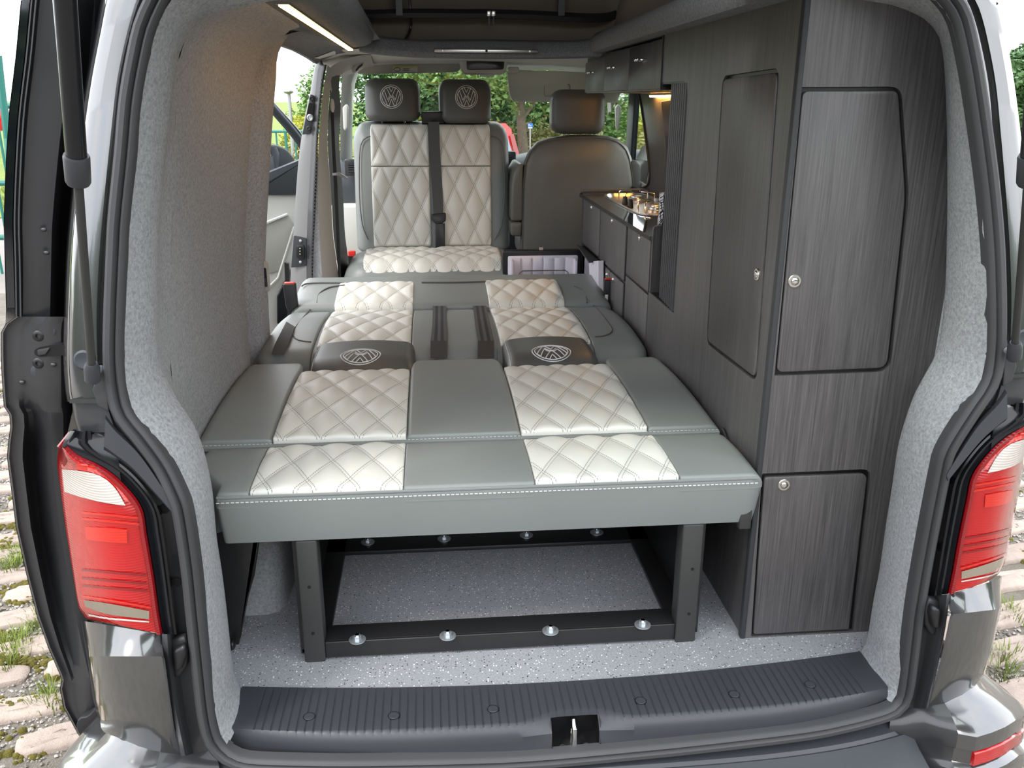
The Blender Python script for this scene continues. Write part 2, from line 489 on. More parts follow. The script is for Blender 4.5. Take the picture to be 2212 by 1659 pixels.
# ------------------------------------------------------------------ rear opening outlines (sight lines onto the rear face)
def dyr(px): return 0.045 * min(1.0, abs(px - 1150) / 780) ** 4
def oB(px, py, add=0.0): return oR(px, py, dyr(px) + add)
SL_IN = [(366, 0), (338, 61), (324, 115), (305, 219), (294, 338), (280, 473), (275, 560), (270, 669), (268, 770), (273, 838), (287, 888), (324, 935),
         (368, 996), (395, 1050), (413, 1099), (431, 1218), (441, 1318), (453, 1437), (464, 1536), (476, 1588), (492, 1610), (515, 1626), (560, 1634)]
SB_IN = [(735, 1638), (940, 1635), (1140, 1628), (1368, 1608), (1535, 1591), (1736, 1567), (1830, 1549)]
SR_IN = [(1895, 1532), (1924, 1520), (1938, 1499), (1949, 1421), (1962, 1311), (1982, 1190), (2014, 1023), (2030, 965), (2081, 882), (2119, 824), (2131, 769),
         (2133, 681), (2129, 548), (2119, 430), (2107, 333), (2091, 222), (2077, 139), (2058, 55), (2041, 22), (2016, -6)]
def reary(z): return 0.045 + LEAN * max(0, z - 0.65)
seal_pts = [oB(*p) for p in SL_IN] + [oB(*p) for p in SB_IN] + [oB(*p) for p in SR_IN]
top_r = [V((0.56, reary(1.37), 1.375)), V((0.42, reary(1.40), 1.405)), V((0.2, reary(1.41), 1.42)), V((0, reary(1.41), 1.423))]
top_l = [V((-x.x, x.y, x.z)) for x in top_r[:3]][::-1] + [V((-0.585, reary(1.36), 1.36))]
loop = seal_pts + top_r + top_l
loop_s = resample(loop + [loop[0]], 300)[:-1]
prof = [(-.002, -.012), (0, .004), (.002, .010), (.007, .0135), (.011, .010), (.0125, .003), (.015, .009), (.019, .014), (.026, .0145), (.031, .010), (.033, 0), (.033, -.012)]
cen = V((0.0, 0, 0.62))
rows = []
N = len(loop_s)
nrm = []
for i, p in enumerate(loop_s):
    t_ = (loop_s[(i + 1) % N] - loop_s[i - 1]).normalized()
    n_ = t_.cross(V((0, 1, 0))).normalized()
    if n_.dot(p - cen) < 0: n_ = -n_
    nrm.append(n_)
nrm2 = [(nrm[i - 2] + nrm[i - 1] + nrm[i] + nrm[(i + 1) % N] + nrm[(i + 2) % N]).normalized() for i in range(N)]
for p, n_ in zip(loop_s, nrm2):
    rows.append([p + n_ * a + V((0, -b, 0)) for a, b in prof])
rows.append(rows[0])
seal = thing('tailgate_seal', (0, 0, -0.06), 'grey rubber double-lip seal running round the open rear doorway', 'seal')
MB().loft(rows).build('seal_strip', M['rubber'], seal, 40)
def outer(p, i, d): return p + nrm2[i] * d

# ------------------------------------------------------------------ floor
fl = MB().box((-0.86, 0.06, -0.03), (0.86, 2.45, 0.0)).build('floor', M['vinyl']); tag(fl, kind='structure')
cf = MB().box((-0.86, 2.45, -0.09), (0.86, 4.1, -0.05)).build('floor_cab', M['dash']); tag(cf, kind='structure')
ub = MB().box((-0.84, 0.03, -0.30), (0.84, 4.1, -0.10)).build('floor_underbody', M['black']); tag(ub, kind='structure')

# ------------------------------------------------------------------ sill plate with ribs
def sill():
    st = thing('sill_plate', (0.01, 0.09, 0), 'ribbed charcoal plastic sill plate along the rear edge of the floor', 'sill plate')
    xs = []; x = -0.662
    gx = []
    k = -0.615
    while k < 0.645: gx.append(k); k += 0.0166
    xs = [-0.664, -0.655, -0.64]
    for g in gx: xs += [(g - 0.0022, 0), (g - 0.0008, 1), (g + 0.0008, 1), (g + 0.0022, 0)]
    xs = [(a, 0) if not isinstance(a, tuple) else a for a in xs] + [(0.655, 0), (0.672, 0), (0.688, 0)]
    rows = []
    hx0, hx1 = -0.028, 0.062
    for x, g in xs:
        q = (x - 0.012) / 0.675
        yb = 0.142 + 0.044 * q * q
        yf = 0.016 + 0.036 * q ** 4
        dish = math.exp(-((x - 0.02) / 0.085) ** 4) * 0.028
        yl = 0.004 + 0.052 * q ** 4
        prof_ = []
        ge = yf + 0.012 + dish
        for kk in range(7):
            y = lerp(yb, ge, kk / 6)
            prof_.append((y, 0.006 - (0.0020 if g and 0 < kk else 0)))
        prof_.append((ge - 0.003, 0.0055 - (0.0012 if g else 0)))
        prof_.append((lerp(ge, yl, .35), 0.003)); prof_.append((lerp(ge, yl, .6), -0.004)); prof_.append((lerp(ge, yl, .82), -0.016))
        prof_.append((yl + 0.006, -0.032)); prof_.append((yl + 0.003, -0.058)); prof_.append((yl + 0.012, -0.075))
        rows.append([V((x, yy, zz)) for yy, zz in prof_])
    b = MB(); n = len(rows[0]); vs_ = [p for r in rows for p in r]; fs = []
    for j in range(len(rows) - 1):
        for i in range(n - 1):
            xm = (rows[j][0].x + rows[j + 1][0].x) / 2
            if hx0 < xm < hx1 and 8 <= i <= 11: continue
            fs.append((j * n + i, j * n + i + 1, (j + 1) * n + i + 1, (j + 1) * n + i))
    b.add(vs_, fs)
    b.build('ribbed_plate', M['plastic'], st, 30)
    # pocket round the latch striker
    hx0 -= 0.004; hx1 += 0.004
    pk = MB()
    a, c_, d_ = (hx0, hx1), (0.030, 0.0), (0.004, -0.062)
    x0, x1 = a
    pk.add([(x0, 0.052, 0.003), (x1, 0.052, 0.003), (x1, 0.066, -0.06), (x0, 0.066, -0.06), (x0, -0.0, -0.066), (x1, -0.0, -0.066), (x0, 0.02, 0.003), (x1, 0.02, 0.003)],
           [(0, 1, 2, 3), (3, 2, 5, 4), (0, 3, 4, 6), (1, 7, 5, 2)])
    pk.build('latch_pocket', M['black'], st)
    # clip caps
    for px, py in ((668, 1548), (851, 1546), (1065, 1532), (1384, 1514), (1586, 1500), (1750, 1479)):
        p = oZ(px, py, 0.006)
        MB().lathe(p + V((0, 0, -0.0008)), (0, 0, 1), [(0, .0105), (0.0016, .0105), (0.0022, .0095)], 20).build('clip_cap', M['plastic'], st, 30)
        MB().lathe(p + V((0, 0, -0.002)), (0, 0, 1), [(0, .0122), (0.0026, .0122)], 20).build('clip_ring', M['black'], st, 30)
    sk = thing('latch_striker', (0.017, 0.03, -0.06), 'bright steel latch striker bolted in the sill pocket', 'latch striker')
    MB().tube([(0.014, 0.045, -0.062), (0.014, 0.044, -0.012), (0.014, 0.030, -0.004), (0.014, 0.016, -0.010), (0.014, 0.014, -0.062)], 0.0055, 10).build('loop', M['chrome'], sk, 40)
    MB().lathe((0.014, 0.03, -0.066), (0, 0, 1), [(0, .026), (.004, .026), (.006, .02)], 18).build('base_plate', M['powder'], sk, 30)
    for dx in (-0.022, 0.026):
        MB().lathe((0.014 + dx, 0.024, -0.064), (0, 0, 1), [(0, .0085), (.004, .0085), (.006, .006), (.006, .003), (.002, .003)], 12).build('bolt', M['satin'], sk, 30)
sill()

# ------------------------------------------------------------------ felt lined door pillars and left wall
PL_IN = [(608, -2), (520, 14), (439, 34), (405, 64), (388, 101), (378, 142), (366, 270), (354, 371), (344, 506), (342, 669), (344, 770), (353, 804), (388, 871),
         (412, 905), (429, 939), (445, 990), (459, 1060), (468, 1159), (480, 1238), (492, 1337), (500, 1417), (508, 1462), (522, 1491)]
PR_IN = [(1744, -4), (1877, 10), (1933, 18), (1988, 39), (2016, 61), (2033, 94), (2041, 166), (2046, 277), (2047, 416), (2046, 518), (2042, 636), (2033, 725), (2021, 769),
         (1997, 814), (1974, 858), (1956, 909), (1940, 967), (1927, 1055), (1914, 1137), (1900, 1234), (1887, 1300), (1873, 1383), (1860, 1411)]
def pillar(side):
    P_in = PL_IN if side < 0 else PR_IN
    S_in = SL_IN[:-2] if side < 0 else SR_IN[1:][::-1]
    edge = [oR(x, y, 0.185) for x, y in P_in]
    sealp = [oB(x, y) for x, y in S_in]
    top = [V((side * 0.42, reary(1.40) - .003, 1.402)), V((side * 0.54, reary(1.38) - .003, 1.375))] if side < 0 else [V((0.42, reary(1.4) - .003, 1.402)), V((0.52, reary(1.37) - .003, 1.385))]
    sealp = top + sealp
    n = 70
    A = resample(sealp, n, False); B = resample(edge, n)
    rows = []
    for k in range(7):
        s = k / 6
        row = []
        for a, b in zip(A, B):
            p = a.lerp(b, s)
            bul = 0.010 * math.sin(PI * s)
            row.append(p + V((-side * bul, 0, 0)))
        rows.append(row)
    # rolled inner lip
    rows.append([b + V((side * 0.004, 0.008, 0)) for b in B])
    rows.append([b + V((side * 0.02, 0.016, 0)) for b in B])
    rows.append([b + V((side * 0.10, 0.020, 0.0)) for b in B])
    return rows
wl = thing('wall_left', (-0.80, 0.8, 0), kind='structure')
wr = thing('wall_right', (0.80, 0.8, 0), kind='structure')
rl = MB().loft(pillar(-1)).build('door_pillar_lining', M['carpet'], wl, 50)
rr = MB().loft(pillar(1)).build('door_pillar_lining', M['carpet'], wr, 50)
# left side wall: curved felt lining from the door pillar to the sliding door opening
CP = [(610, 96), (604, 120), (600, 160), (592, 250), (583, 400), (578, 500), (575, 580), (582, 640), (584, 700)]
cpl = [oY(x, y, 1.45) for x, y in CP]
def cx_at(z):
    for a, b in zip(cpl, cpl[1:]):
        if b.z <= z <= a.z: return lerp(a.x, b.x, (a.z - z) / (a.z - b.z))
    return cpl[0].x if z > cpl[0].z else cpl[-1].x - 0.005 * (cpl[-1].z - z)
zs = [0.0, 0.2, 0.4, 0.50, 0.56, 0.62, 0.68, 0.74, 0.80, 0.85, 1.0, 1.1, 1.18, 1.24, 1.28, 1.31, 1.335, 1.352, 1.362, 1.366]
xtop = {1.28: .010, 1.31: .030, 1.335: .062, 1.352: .105, 1.362: .150, 1.366: .20}
def wx(z, y):
    base = cx_at(min(z, 1.285 if y < 1.1 else 1.32))
    ks = sorted(xtop)
    z = z - .045 * min(1, max(0, (y - 1.1) / .3))
    if z > 1.25:
        pz, pv = 1.25, 0.0
        for q in ks:
            if z <= q: base += lerp(pv, xtop[q], (z - pz) / (q - pz)); break
            pz, pv = q, xtop[q]
        else: base += xtop[ks[-1]]
    k = max(0.0, 1 - (y - 0.2) / 0.9)
    base += -0.012 + 0.018 * k if z > 0.6 else -0.012
    return base
_pe = [oR(x, y, 0.185) for x, y in PL_IN]
def edge_x(z):
    for a, b in zip(_pe, _pe[1:]):
        if b.z <= z <= a.z: return lerp(a.x, b.x, (a.z - z) / max(a.z - b.z, 1e-6))
    return _pe[0].x if z > _pe[0].z else _pe[-1].x
_B = resample(_pe, 70)
MB().loft([_B, [p.lerp(V((wx(p.z, .34), .34, p.z)), .3) + V((-.004, 0, 0)) for p in _B], [p.lerp(V((wx(p.z, .34), .34, p.z)), .65) + V((-.004, 0, 0)) for p in _B], [V((wx(p.z, .34), .342, p.z)) for p in _B]]).build('felt_return', M['carpet'], wl, 60)
rows = []
for y, off in ((0.34, 0), (0.5, -.004), (0.8, -.006), (1.05, -.004), (1.15, .0), (1.19, -.012), (1.22, -.034), (1.27, -.042), (1.315, -.034), (1.345, -.004), (1.37, .008), (1.41, .012), (1.44, .010), (1.452, 0.0), (1.456, -.03), (1.46, -.12)):
    rows.append([V((wx(z, y) + off * (1 if z < 1.25 else max(0, (1.34 - z) / .09)), y, z)) for z in zs])
MB().loft(rows).build('felt_lining', M['carpet'], wl, 60)
# wheel arch box under the bed
wa = MB()
ar = []
for k in range(9):
    a = PI * k / 8
    ar.append((0.82 - 0.36 * math.cos(a), 0.34 * math.sin(a) ** 0.8))
rows = [[V((-0.81, y, z)) for y, z in ar], [V((-0.66, y, z)) for y, z in ar], [V((-0.635, 0.82 + (y - 0.82) * .97, z * .97)) for y, z in ar], [V((-0.62, 0.82 + (y - 0.82) * .88, z * .88)) for y, z in ar], [V((-0.615, 0.82 + (y - 0.82) * .5, z * .5)) for y, z in ar]]
wa.loft(rows); n9 = len(ar)
wa.build('wheel_arch', M['carpet'], wl, 50)
# recessed catch in the pillar
ct = thing('pillar_catch', (-0.745, 1.40, 0.62), 'grey plastic window catch set in the felt lined pillar', 'catch')
p = oY(569, 598, 1.405)
def fr(p, dx, dz, dy=0): return (p.x + dx, p.y + dy, p.z + dz)
MB().prism([fr(p, *q) for q in roundpoly([(-.016, -.045), (.016, -.05), (.016, .05), (-.016, .045)], .01)], (0, 0.02, 0)).build('surround', M['trim2'], ct, None, .003)
MB().prism([fr(p, *q, -.002) for q in roundpoly([(-.003, -.030), (.011, -.034), (.011, .030), (-.003, .028)], .006)], (0, 0.004, 0)).build('recess', M['black'], ct)
MB().prism([fr(p, *q, -.004) for q in roundpoly([(-.001, -.030), (.010, -.032), (.010, -.004), (-.001, -.004)], .004)], (0, 0.006, 0)).build('catch_lever', M['dash'], ct, None, .002)

# right wall behind the cupboards, with the kitchen back panel and its window
box('outer_lining', (0.80, 0.2, -0.02), (0.815, 1.9, .86), M['carpet'], wr)
panel_y0, panel_y1 = 1.29, 2.66
we = [oX(x, y, 0.755) for x, y in ((1373, 192), (1380, 200), (1386, 225), (1392, 265), (1398, 310), (1403, 350), (1405, 382), (1402, 398), (1392, 405), (1378, 408))]
outl = [(panel_y0, 0.60), (panel_y0, 1.215), (we[0].y + 0.3, 1.215), ] + [(p.y, p.z) for p in we] + [(we[-1].y + .3, we[-1].z), (we[-1].y + .3, 0.60)]
MB().prism([V((0.755, y, z)) for y, z in outl], (0.02, 0, 0)).build('kitchen_back_panel', M['wood'], wr)
MB().tube([V((0.753, p.y + 0.004, p.z)) for p in resample([we[0] + V((0, .3, .02))] + we + [we[-1] + V((0, .3, 0))], 60)], 0.006, 6).build('window_gasket', M['rubber2'], wr, 40)

# ------------------------------------------------------------------ ceiling: felt lining round the elevating roof hatch
ce = thing('ceiling', (0, 1.2, 1.4), kind='structure')
zc = 1.358
# left side box with rounded lower edge
rows = []
for y in (0.28, 0.4, 0.7, 1.1, 1.5, 1.8, 1.95, 2.01, 2.03):
    e = 1 if y < 1.98 else (0.9 if y < 2.02 else 0.6)
    xi = -0.415 - 0.012 * (y - .5)
    prof_ = [(-0.66, 1.372), (-0.60, 1.366), (-0.57, zc), (-0.50, zc - .004), (xi - .03, zc), (xi - .008, zc + .01), (xi + .004, zc + .028), (xi + .006, zc + .06), (xi - .01, zc + .09), (xi - .05, zc + .10)]
    rows.append([V((x if e == 1 else lerp(-0.56, x, e), y, lerp(zc + .03, z, e))) for x, z in prof_])
MB().loft(rows).build('roof_side_lining', M['carpet2'], ce, 50)
# header over the sliding door, forward of the box
rows = []
for y, dz in ((1.40, .0), (1.7, .002), (2.0, 0), (2.2, -.004), (2.40, -.012), (2.52, -.02)):
    rows.append([V((-0.86, y, 1.41 + dz)), V((-0.80, y, 1.39 + dz)), V((-0.745, y, 1.362 + dz)), V((-0.715, y, 1.342 + dz)), V((-0.70, y, 1.338 + dz)), V((-0.69, y, 1.348 + dz)), V((-0.62, y, 1.366 + dz * .5)), V((-0.52, y, 1.376)), V((-0.42, y, 1.40))])
MB().loft(rows).build('door_header_lining', M['carpet2'], ce, 50)
# right side
rows = []
for y in (0.28, 0.6, 1.0, 1.4, 1.8, 2.1, 2.3):
    xi = 0.395 + 0.006 * y
    rows.append([V((0.72, y, 1.372)), V((0.50, y, 1.366)), V((xi + .03, y, 1.356)), V((xi + .008, y, 1.362)), V((xi, y, 1.38)), V((xi + .004, y, 1.41)), V((xi + .03, y, 1.435)), V((xi + .1, y, 1.44))])
MB().loft(rows).build('roof_side_lining', M['carpet2'], ce, 50)
# rear cross piece, over the doorway
rows = []
for x in (-0.72, -0.6, -0.4, 0, 0.4, 0.6, 0.74):
    d = max(0, abs(x) - .5) * .35
    rows.append([V((x, 0.15, 1.42 - d)), V((x, 0.22, 1.385 - d * .3)), V((x, 0.34, 1.366)), V((x, 0.42, 1.366)), V((x, 0.44, 1.39)), V((x, 0.43, 1.45))])
MB().loft(rows).build('rear_header_lining', M['carpet2'], ce, 50)
# front cross piece, bowed
rows = []
CU = [(775, 70), (800, 80), (840, 87), (886, 91), (960, 92), (1048, 91), (1150, 93), (1244, 93), (1300, 87), (1332, 78), (1360, 70)]
CD = [(775, 108), (800, 113), (840, 117), (897, 121), (960, 123), (1048, 124), (1150, 124), (1244, 123), (1300, 121), (1332, 118), (1360, 112)]
for (u, d) in zip(CU, CD):
    k = (abs(u[0] - 1065) / 290) ** 4
    a = oY(u[0], u[1], 2.30 - .10 * k); b = oY(d[0], d[1], 2.28 - .10 * k)
    rows.append([a + V((0, .20, .02)), a + V((0, .05, .014)), a + V((0, .012, .006)), a, b.lerp(a, .35) + V((0, -.006, 0)), b + V((0, 0, .012)), b + V((0, .008, 0)), b + V((0, .05, -.004)), b + V((0, .14, 0))])
MB().loft(rows).build('front_cross_lining', M['carpet2'], ce, 50)
ar_ = oY(938, 106, 2.268); br_ = oY(1162, 115, 2.268)
hb = thing('roof_bar', ((ar_.x + br_.x) / 2, 2.262, ar_.z - .01), 'slim polished metal strip across the felt front roof beam', 'metal strip')
MB().box((ar_.x, 2.258, br_.z), (br_.x, 2.285, ar_.z)).build('strip', M['alu'], hb, None, .002)
for q in (0.08, 0.5, 0.92):
    MB().lathe((lerp(ar_.x, br_.x, q), 2.2575, (ar_.z + br_.z) / 2), (0, -1, 0), [(0, .005), (.0015, .005), (.002, .003)], 10).build('screw', M['hole'] if q == .5 else M['alu'], hb)
# LED strip in the left lining
la, lb = oZ(611, 9, zc - .006), oZ(769, 107, zc - .006)
ld = thing('roof_led_strip', (la + lb) * .5, 'glowing warm LED strip light recessed in the felt ceiling lining', 'led light')
dx = 0.0085
MB().box((la.x - dx - .004, la.y - .006, zc - .007), (la.x + dx + .004, lb.y + .006, zc + .006)).build('channel', M['alu'], ld)
MB().box((la.x - dx, la.y, zc - .010), (la.x + dx, lb.y, zc - .0065)).build('diffuser', M['led'], ld)
# elevating roof: canvas walls, black frame straps
pr = thing('pop_up_roof', (0, 1.3, 1.42), 'taupe canvas of the raised pop-up roof with black frame straps', 'canvas roof')
def wob(a, b): return 0.006 * math.sin(a * 9) * math.cos(b * 7)
rows = []
for k in range(9):
    z = 1.40 + k * .085
    rows.append([V((x, 2.43 + .10 * (z - 1.4) + wob(x, z) - .25 * max(0, abs(x) - .47) / .12, z)) for x in [-.60 + .06 * i for i in range(21)]])
MB().loft(rows).build('front_canvas', M['canvas'], pr, 60)
for s in (-1, 1):
    rows = []
    for k in range(9):
        z = 1.40 + k * .085 * 1.0
        rows.append([V((s * (0.52 + .02 * math.sin(y * 5 + k)), y, z)) for y in [0.30 + .13 * i for i in range(17)]])
    MB().loft(rows).build('side_canvas', M['canvas'], pr, 60)
MB().loft([[V((-.75, .25, 2.06)), V((.75, .25, 2.06))], [V((-.75, 2.7, 2.09)), V((.75, 2.7, 2.09))]]).build('roof_cap', M['canvas'], pr)
BD = [(745, -10), (752, 8), (765, 22), (790, 31), (850, 30), (900, 29), (1000, 30), (1050, 30), (1150, 33), (1240, 38), (1290, 39), (1322, 35), (1345, 22), (1375, 2), (1400, -20)]
pts = []
for x, y in BD:
    k = max(0, abs(x - 1060) - 230) / 100
    pts.append(oY(x, y, 2.36 - 0.22 * k * k * .5))
pts = resample(pts, 60)
rows = [[p + V((0, a, b)) for a, b in ((-.012, -.017), (-.02, 0), (-.012, .017), (.012, .017), (.012, -.017), (-.012, -.017))] for p in pts]
MB().loft(rows).build('frame_strap', M['black'], pr, 40)
for x in (863, 1212, 1340):
    a = oY(x, 34, 2.35); MB().box((a.x - .013, 2.34, a.z), (a.x + .013, 2.36, a.z + .35)).build('upright_strap', M['black'], pr)
a = oY(1346, 75, 2.2)
MB().loft([[oY(1341, 50, 2.3), oY(1348, 50, 2.3)], [oY(1340, 64, 2.26), oY(1350, 64, 2.26)], [oY(1338, 82, 2.22), oY(1350, 78, 2.22)]]).build('hanging_strap', M['black'], pr)
MB().tube(resample([oY(884, -10, 2.36), oY(887, 30, 2.355), oY(888, 55, 2.40), oY(882, 75, 2.38), oY(872, 88, 2.33)], 20), .005, 6).build('cord', M['black'], pr, 40)
for x in (1056, 1066):
    a = oY(x, 29, 2.335)
    MB().box((a.x - .009, 2.325, a.z - .012), (a.x + .009, 2.34, a.z + .010)).build('zip_slider', M['satin'], pr, None, .003)
    MB().box((a.x - .004, 2.328, a.z - .045), (a.x + .004, 2.334, a.z - .012)).build('zip_pull', M['dash'], pr, None, .001)
for x, y in ((1465, 12),):
    a = oX(x, y, 0.52); 

# outer skins that close the shell
hole_ = rrect(-.54, .30, .54, 2.62, .05)
def plate_h(name, outer2, hole2, z0, z1, mat, parent):
    from mathutils.geometry import tessellate_polygon
    loops = [outer2, hole2]; tri = tessellate_polygon([[V((x, y, 0)) for x, y in l] for l in loops]); fl2 = [p for l in loops for p in l]; n = len(fl2)
    fs = [tuple(t_) for t_ in tri] + [tuple(i + n for i in t_[::-1]) for t_ in tri]; k = 0
    for l in loops:
        for i in range(len(l)): fs.append((k + i, k + (i + 1) % len(l), n + k + (i + 1) % len(l), n + k + i))
        k += len(l)
    return MB().add([V((x, y, z0)) for x, y in fl2] + [V((x, y, z1)) for x, y in fl2], fs).build(name, mat, parent)
plate_h('roof_skin', [(-.67, .20), (.67, .20), (.67, 3.45), (-.67, 3.45)], hole_, 1.445, 1.46, M['paint'], ce)
SKN = [(.84, -.25), (.862, .3), (.862, .6), (.85, .8), (.825, 1.0), (.785, 1.2), (.735, 1.36), (.69, 1.44), (.66, 1.46)]
for s_, y0_, y1_, par_ in ((1, .27, 2.45, wr), (-1, .27, 1.44, wl)):
    MB().loft([[V((s_ * x, y, z)) for x, z in SKN] for y in (y0_, y1_)]).build('outer_skin', M['paint'], par_, 60)
for s_, y0_ in ((-1, 1.44), (1, 2.45)):
    MB().loft([[V((s_ * x, y, z)) for x, z in ((.75, 1.395), (.735, 1.41), (.69, 1.44), (.66, 1.46))] for y in (y0_, 3.45)]).build('roof_rail', M['paint'], ce, 60)
# ------------------------------------------------------------------ outer rear corners of the van
def mir(p): return V((-p.x + 0.008, p.y, p.z))
SO = [(330, -30), (314, 0), (294, 61), (270, 169), (257, 287), (245, 405), (233, 540), (226, 669), (228, 770), (233, 840), (238, 868)]
SI = [(232, -30), (219, 0), (208, 61), (188, 169), (170, 287), (157, 405), (145, 540), (140, 669), (138, 770), (142, 840), (146, 868)]
LE = [(156, 931), (140, 966), (170, 990), (216, 1010), (258, 1040), (303, 1094), (315, 1155), (330, 1242), (341, 1322), (349, 1370)]
SE = [(246, 931), (285, 948), (308, 972), (325, 992), (347, 1022), (384, 1085), (402, 1160), (410, 1245), (418, 1325), (423, 1370)]
LAMP = [((126, 966), (141, 968)), ((124, 985), (168, 990)), ((125, 1008), (214, 1011)), ((129, 1040), (258, 1042)), ((136, 1093), (303, 1096)), ((144, 1150), (315, 1157)),
        ((157, 1232), (330, 1244)), ((166, 1290), (338, 1302)), ((172, 1315), (342, 1330)), ((188, 1338), (349, 1369))]
def lamp_y(s): return -0.010 - 0.020 * math.sin(PI * min(1, s * 1.05)) + 0.085 * s ** 3      # s: 0 at the inner edge, 1 round the corner
def corner(side):
    F = (lambda p: p) if side < 0 else mir
    nm = 'wall_rear_left' if side < 0 else 'wall_rear_right'
    root = thing(nm, F(V((-0.84, 0.05, -0.3))), kind='structure')
    def loft_cols(rowsAB, cols, mat, name, sm=40, sub=1):
        rows = []
        for (a, b) in rowsAB:
            rows.append([F(oB(lerp(a[0], b[0], s), lerp(a[1], b[1], s), dy)) for s, dy in cols])
        if side > 0: pass
        return MB().loft(rows).build(name, mat, root, sm)
    def dense(A, B, n):
        A2 = resample([V((x, y, 0)) for x, y in A], n); B2 = resample([V((x, y, 0)) for x, y in B], n)
        return [((a.x, a.y), (b.x, b.y)) for a, b in zip(A2, B2)]
    # door pillar skin
    loft_cols(dense(SO, SI, 40), [(-.25, .012), (0, .010), (.06, .018), (.14, .018), (.20, .004), (.55, .0), (.80, .010), (.87, .018)], M['paint'], 'pillar_skin')
    loft_cols(dense(SO, SI, 40), [(.885, .020), (.93, .028), (.97, .045), (1.0, .08), (1.02, .16), (1.03, .3)], M['paint'], 'side_skin_edge')
    loft_cols(dense(SO, SI, 40), [(.865, .024), (.89, .026)], M['gap'], 'shut_line')
    # side panel running forward
    rows = []
    for (a, b) in dense(SO, SI, 12) + [((300, 960), (120, 985)), ((400, 1250), (160, 1250)), ((410, 1420), (190, 1420))]:
        p = oB(b[0], b[1], .12)
        rows.append([F(V((p.x - .012, p.y + .08, p.z))), F(V((p.x - .03, p.y + .4, p.z))), F(V((p.x - .035, 1.43, p.z)))])
    MB().loft(rows).build('side_skin', M['paint'], root, 40)
    # panel under the pillar
    loft_cols(dense([(238, 866), (250, 905), (262, 934)], [(146, 866), (150, 905), (158, 934)], 8), [(-.1, .012), (.05, .010), (.1, .002), (.8, .004), (.86, .010), (.9, .05)], M['paint_in'], 'waist_panel')
    loft_cols([((226, 862), (150, 862)), ((226, 871), (150, 871))], [(0.0, -.006), (.9, -.004), (1, .02)], M['paint'], 'waist_lip')
    # strut bracket and blanking plug
    pb = F(oB(222, 815, .006)); pz = F(oB(183, 777, .0))
    MB().lathe(pz, (0, -1, 0), [(0, .017), (.003, .017), (.005, .014), (.003, .004), (.003, 0.0015)], 20).build('blanking_plug', M['dash'], root, 40)
    MB().prism([F(oB(x, y, .002)) for x, y in ((232, 760), (240, 885), (216, 872), (205, 838), (212, 812), (228, 790))], (0, -.012, 0)).build('strut_bracket', M['paint_in'], root, None, .003)
    # lamp surround
    hs = dense(LE, SE, 30)
    loft_cols(hs, [(-.05, .0), (0, -.006), (.06, -.010), (.16, -.004), (.20, -.006), (.26, -.016), (.32, -.016), (.37, -.004), (.44, -.002), (.50, .012), (.52, .03)], M['gloss'], 'lamp_surround')
    loft_cols(hs, [(.47, .024), (.55, .026), (.8, .026), (.9, .012), (1.0, .006), (1.06, .012)], M['paint_in'], 'gutter_channel')
    loft_cols(dense([(158, 928), (200, 926), (250, 934)], [(140, 968), (190, 1000), (262, 1046)], 14), [(0, .045), (.15, .004), (.4, -.006), (.8, -.012), (1.0, -.012)], M['gloss'], 'lamp_top_panel')
    loft_cols(dense([(228, 896), (250, 925), (300, 975), (345, 1040), (374, 1088)], [(224, 972), (245, 985), (285, 1015), (335, 1068), (368, 1104)], 14), [(0, -.004), (.12, -.016), (.9, -.018), (1, -.006)], M['plastic'], 'surround_flap')
    for x, y in ((355, 1099), (383, 1256)):
        MB().lathe(F(oB(x, y, .0235)), (0, -1, 0), [(0, .009), (.002, .009)], 14).build('drain_hole', M['hole'], root)
    # lower panel: bright ledge, then skin
    lowL = [(178, 1341), (184, 1378), (191, 1418)]; lowR = [(349, 1370), (351, 1394), (353, 1418)]
    cols = [(0, -.016), (.03, -.020), (.3, -.028), (.6, -.020), (.8, .0), (.93, .035), (1, .075), (1.02, .16)]
    def lc(A, B, adds, mat, name):
        rows = []
        for (a, b), add in zip(zip(A, B), adds):
            rows.append([F(oB(lerp(a[0], b[0], s), lerp(a[1], b[1], s), dy + add)) for s, dy in cols])
        return MB().loft(rows).build(name, mat, root, 40)
    lc(lowR, lowL, (.010, -.004, -.026), M['paint'], 'lower_ledge')
    lc([(353, 1418), (356, 1424), (366, 1500), (376, 1570), (390, 1632)], [(191, 1418), (192, 1424), (204, 1510), (219, 1572), (240, 1605)], (-.026, -.026, -.020, -.010, .012), M['paint'], 'lower_skin')
    # inner fold beside the seal
    lc2 = dense([(351, 1370), (356, 1440), (370, 1530), (392, 1634)], [(424, 1370), (428, 1440), (434, 1530), (450, 1620)], 12)
    loft_cols(lc2, [(-.02, -.02), (.04, -.026), (.14, -.030), (.22, -.022), (.30, .0), (.45, .012), (1, .014)], M['paint_in'], 'inner_fold')
    # bumper corner
    pl = [(470, 1640), (430, 1640), (388, 1630), (330, 1622), (280, 1612), (240, 1602), (215, 1590)]
    base = [oB(x, y, dy) for (x, y), dy in zip(pl, (.03, .01, -.008, -.014, -.008, .02, .08))]
    base.append(V((base[-1].x - .012, base[-1].y + .25, base[-1].z)))
    base = resample(base, 26)
    prof_ = [(-.02, .02), (0, .0), (.03, -.006), (.066, -.020), (.078, -.030), (.080, -.064), (.074, -.068), (.074, -.100), (.080, -.104), (.096, -.110), (.100, -.125), (.092, -.26), (.06, -.30)]
    rows = []
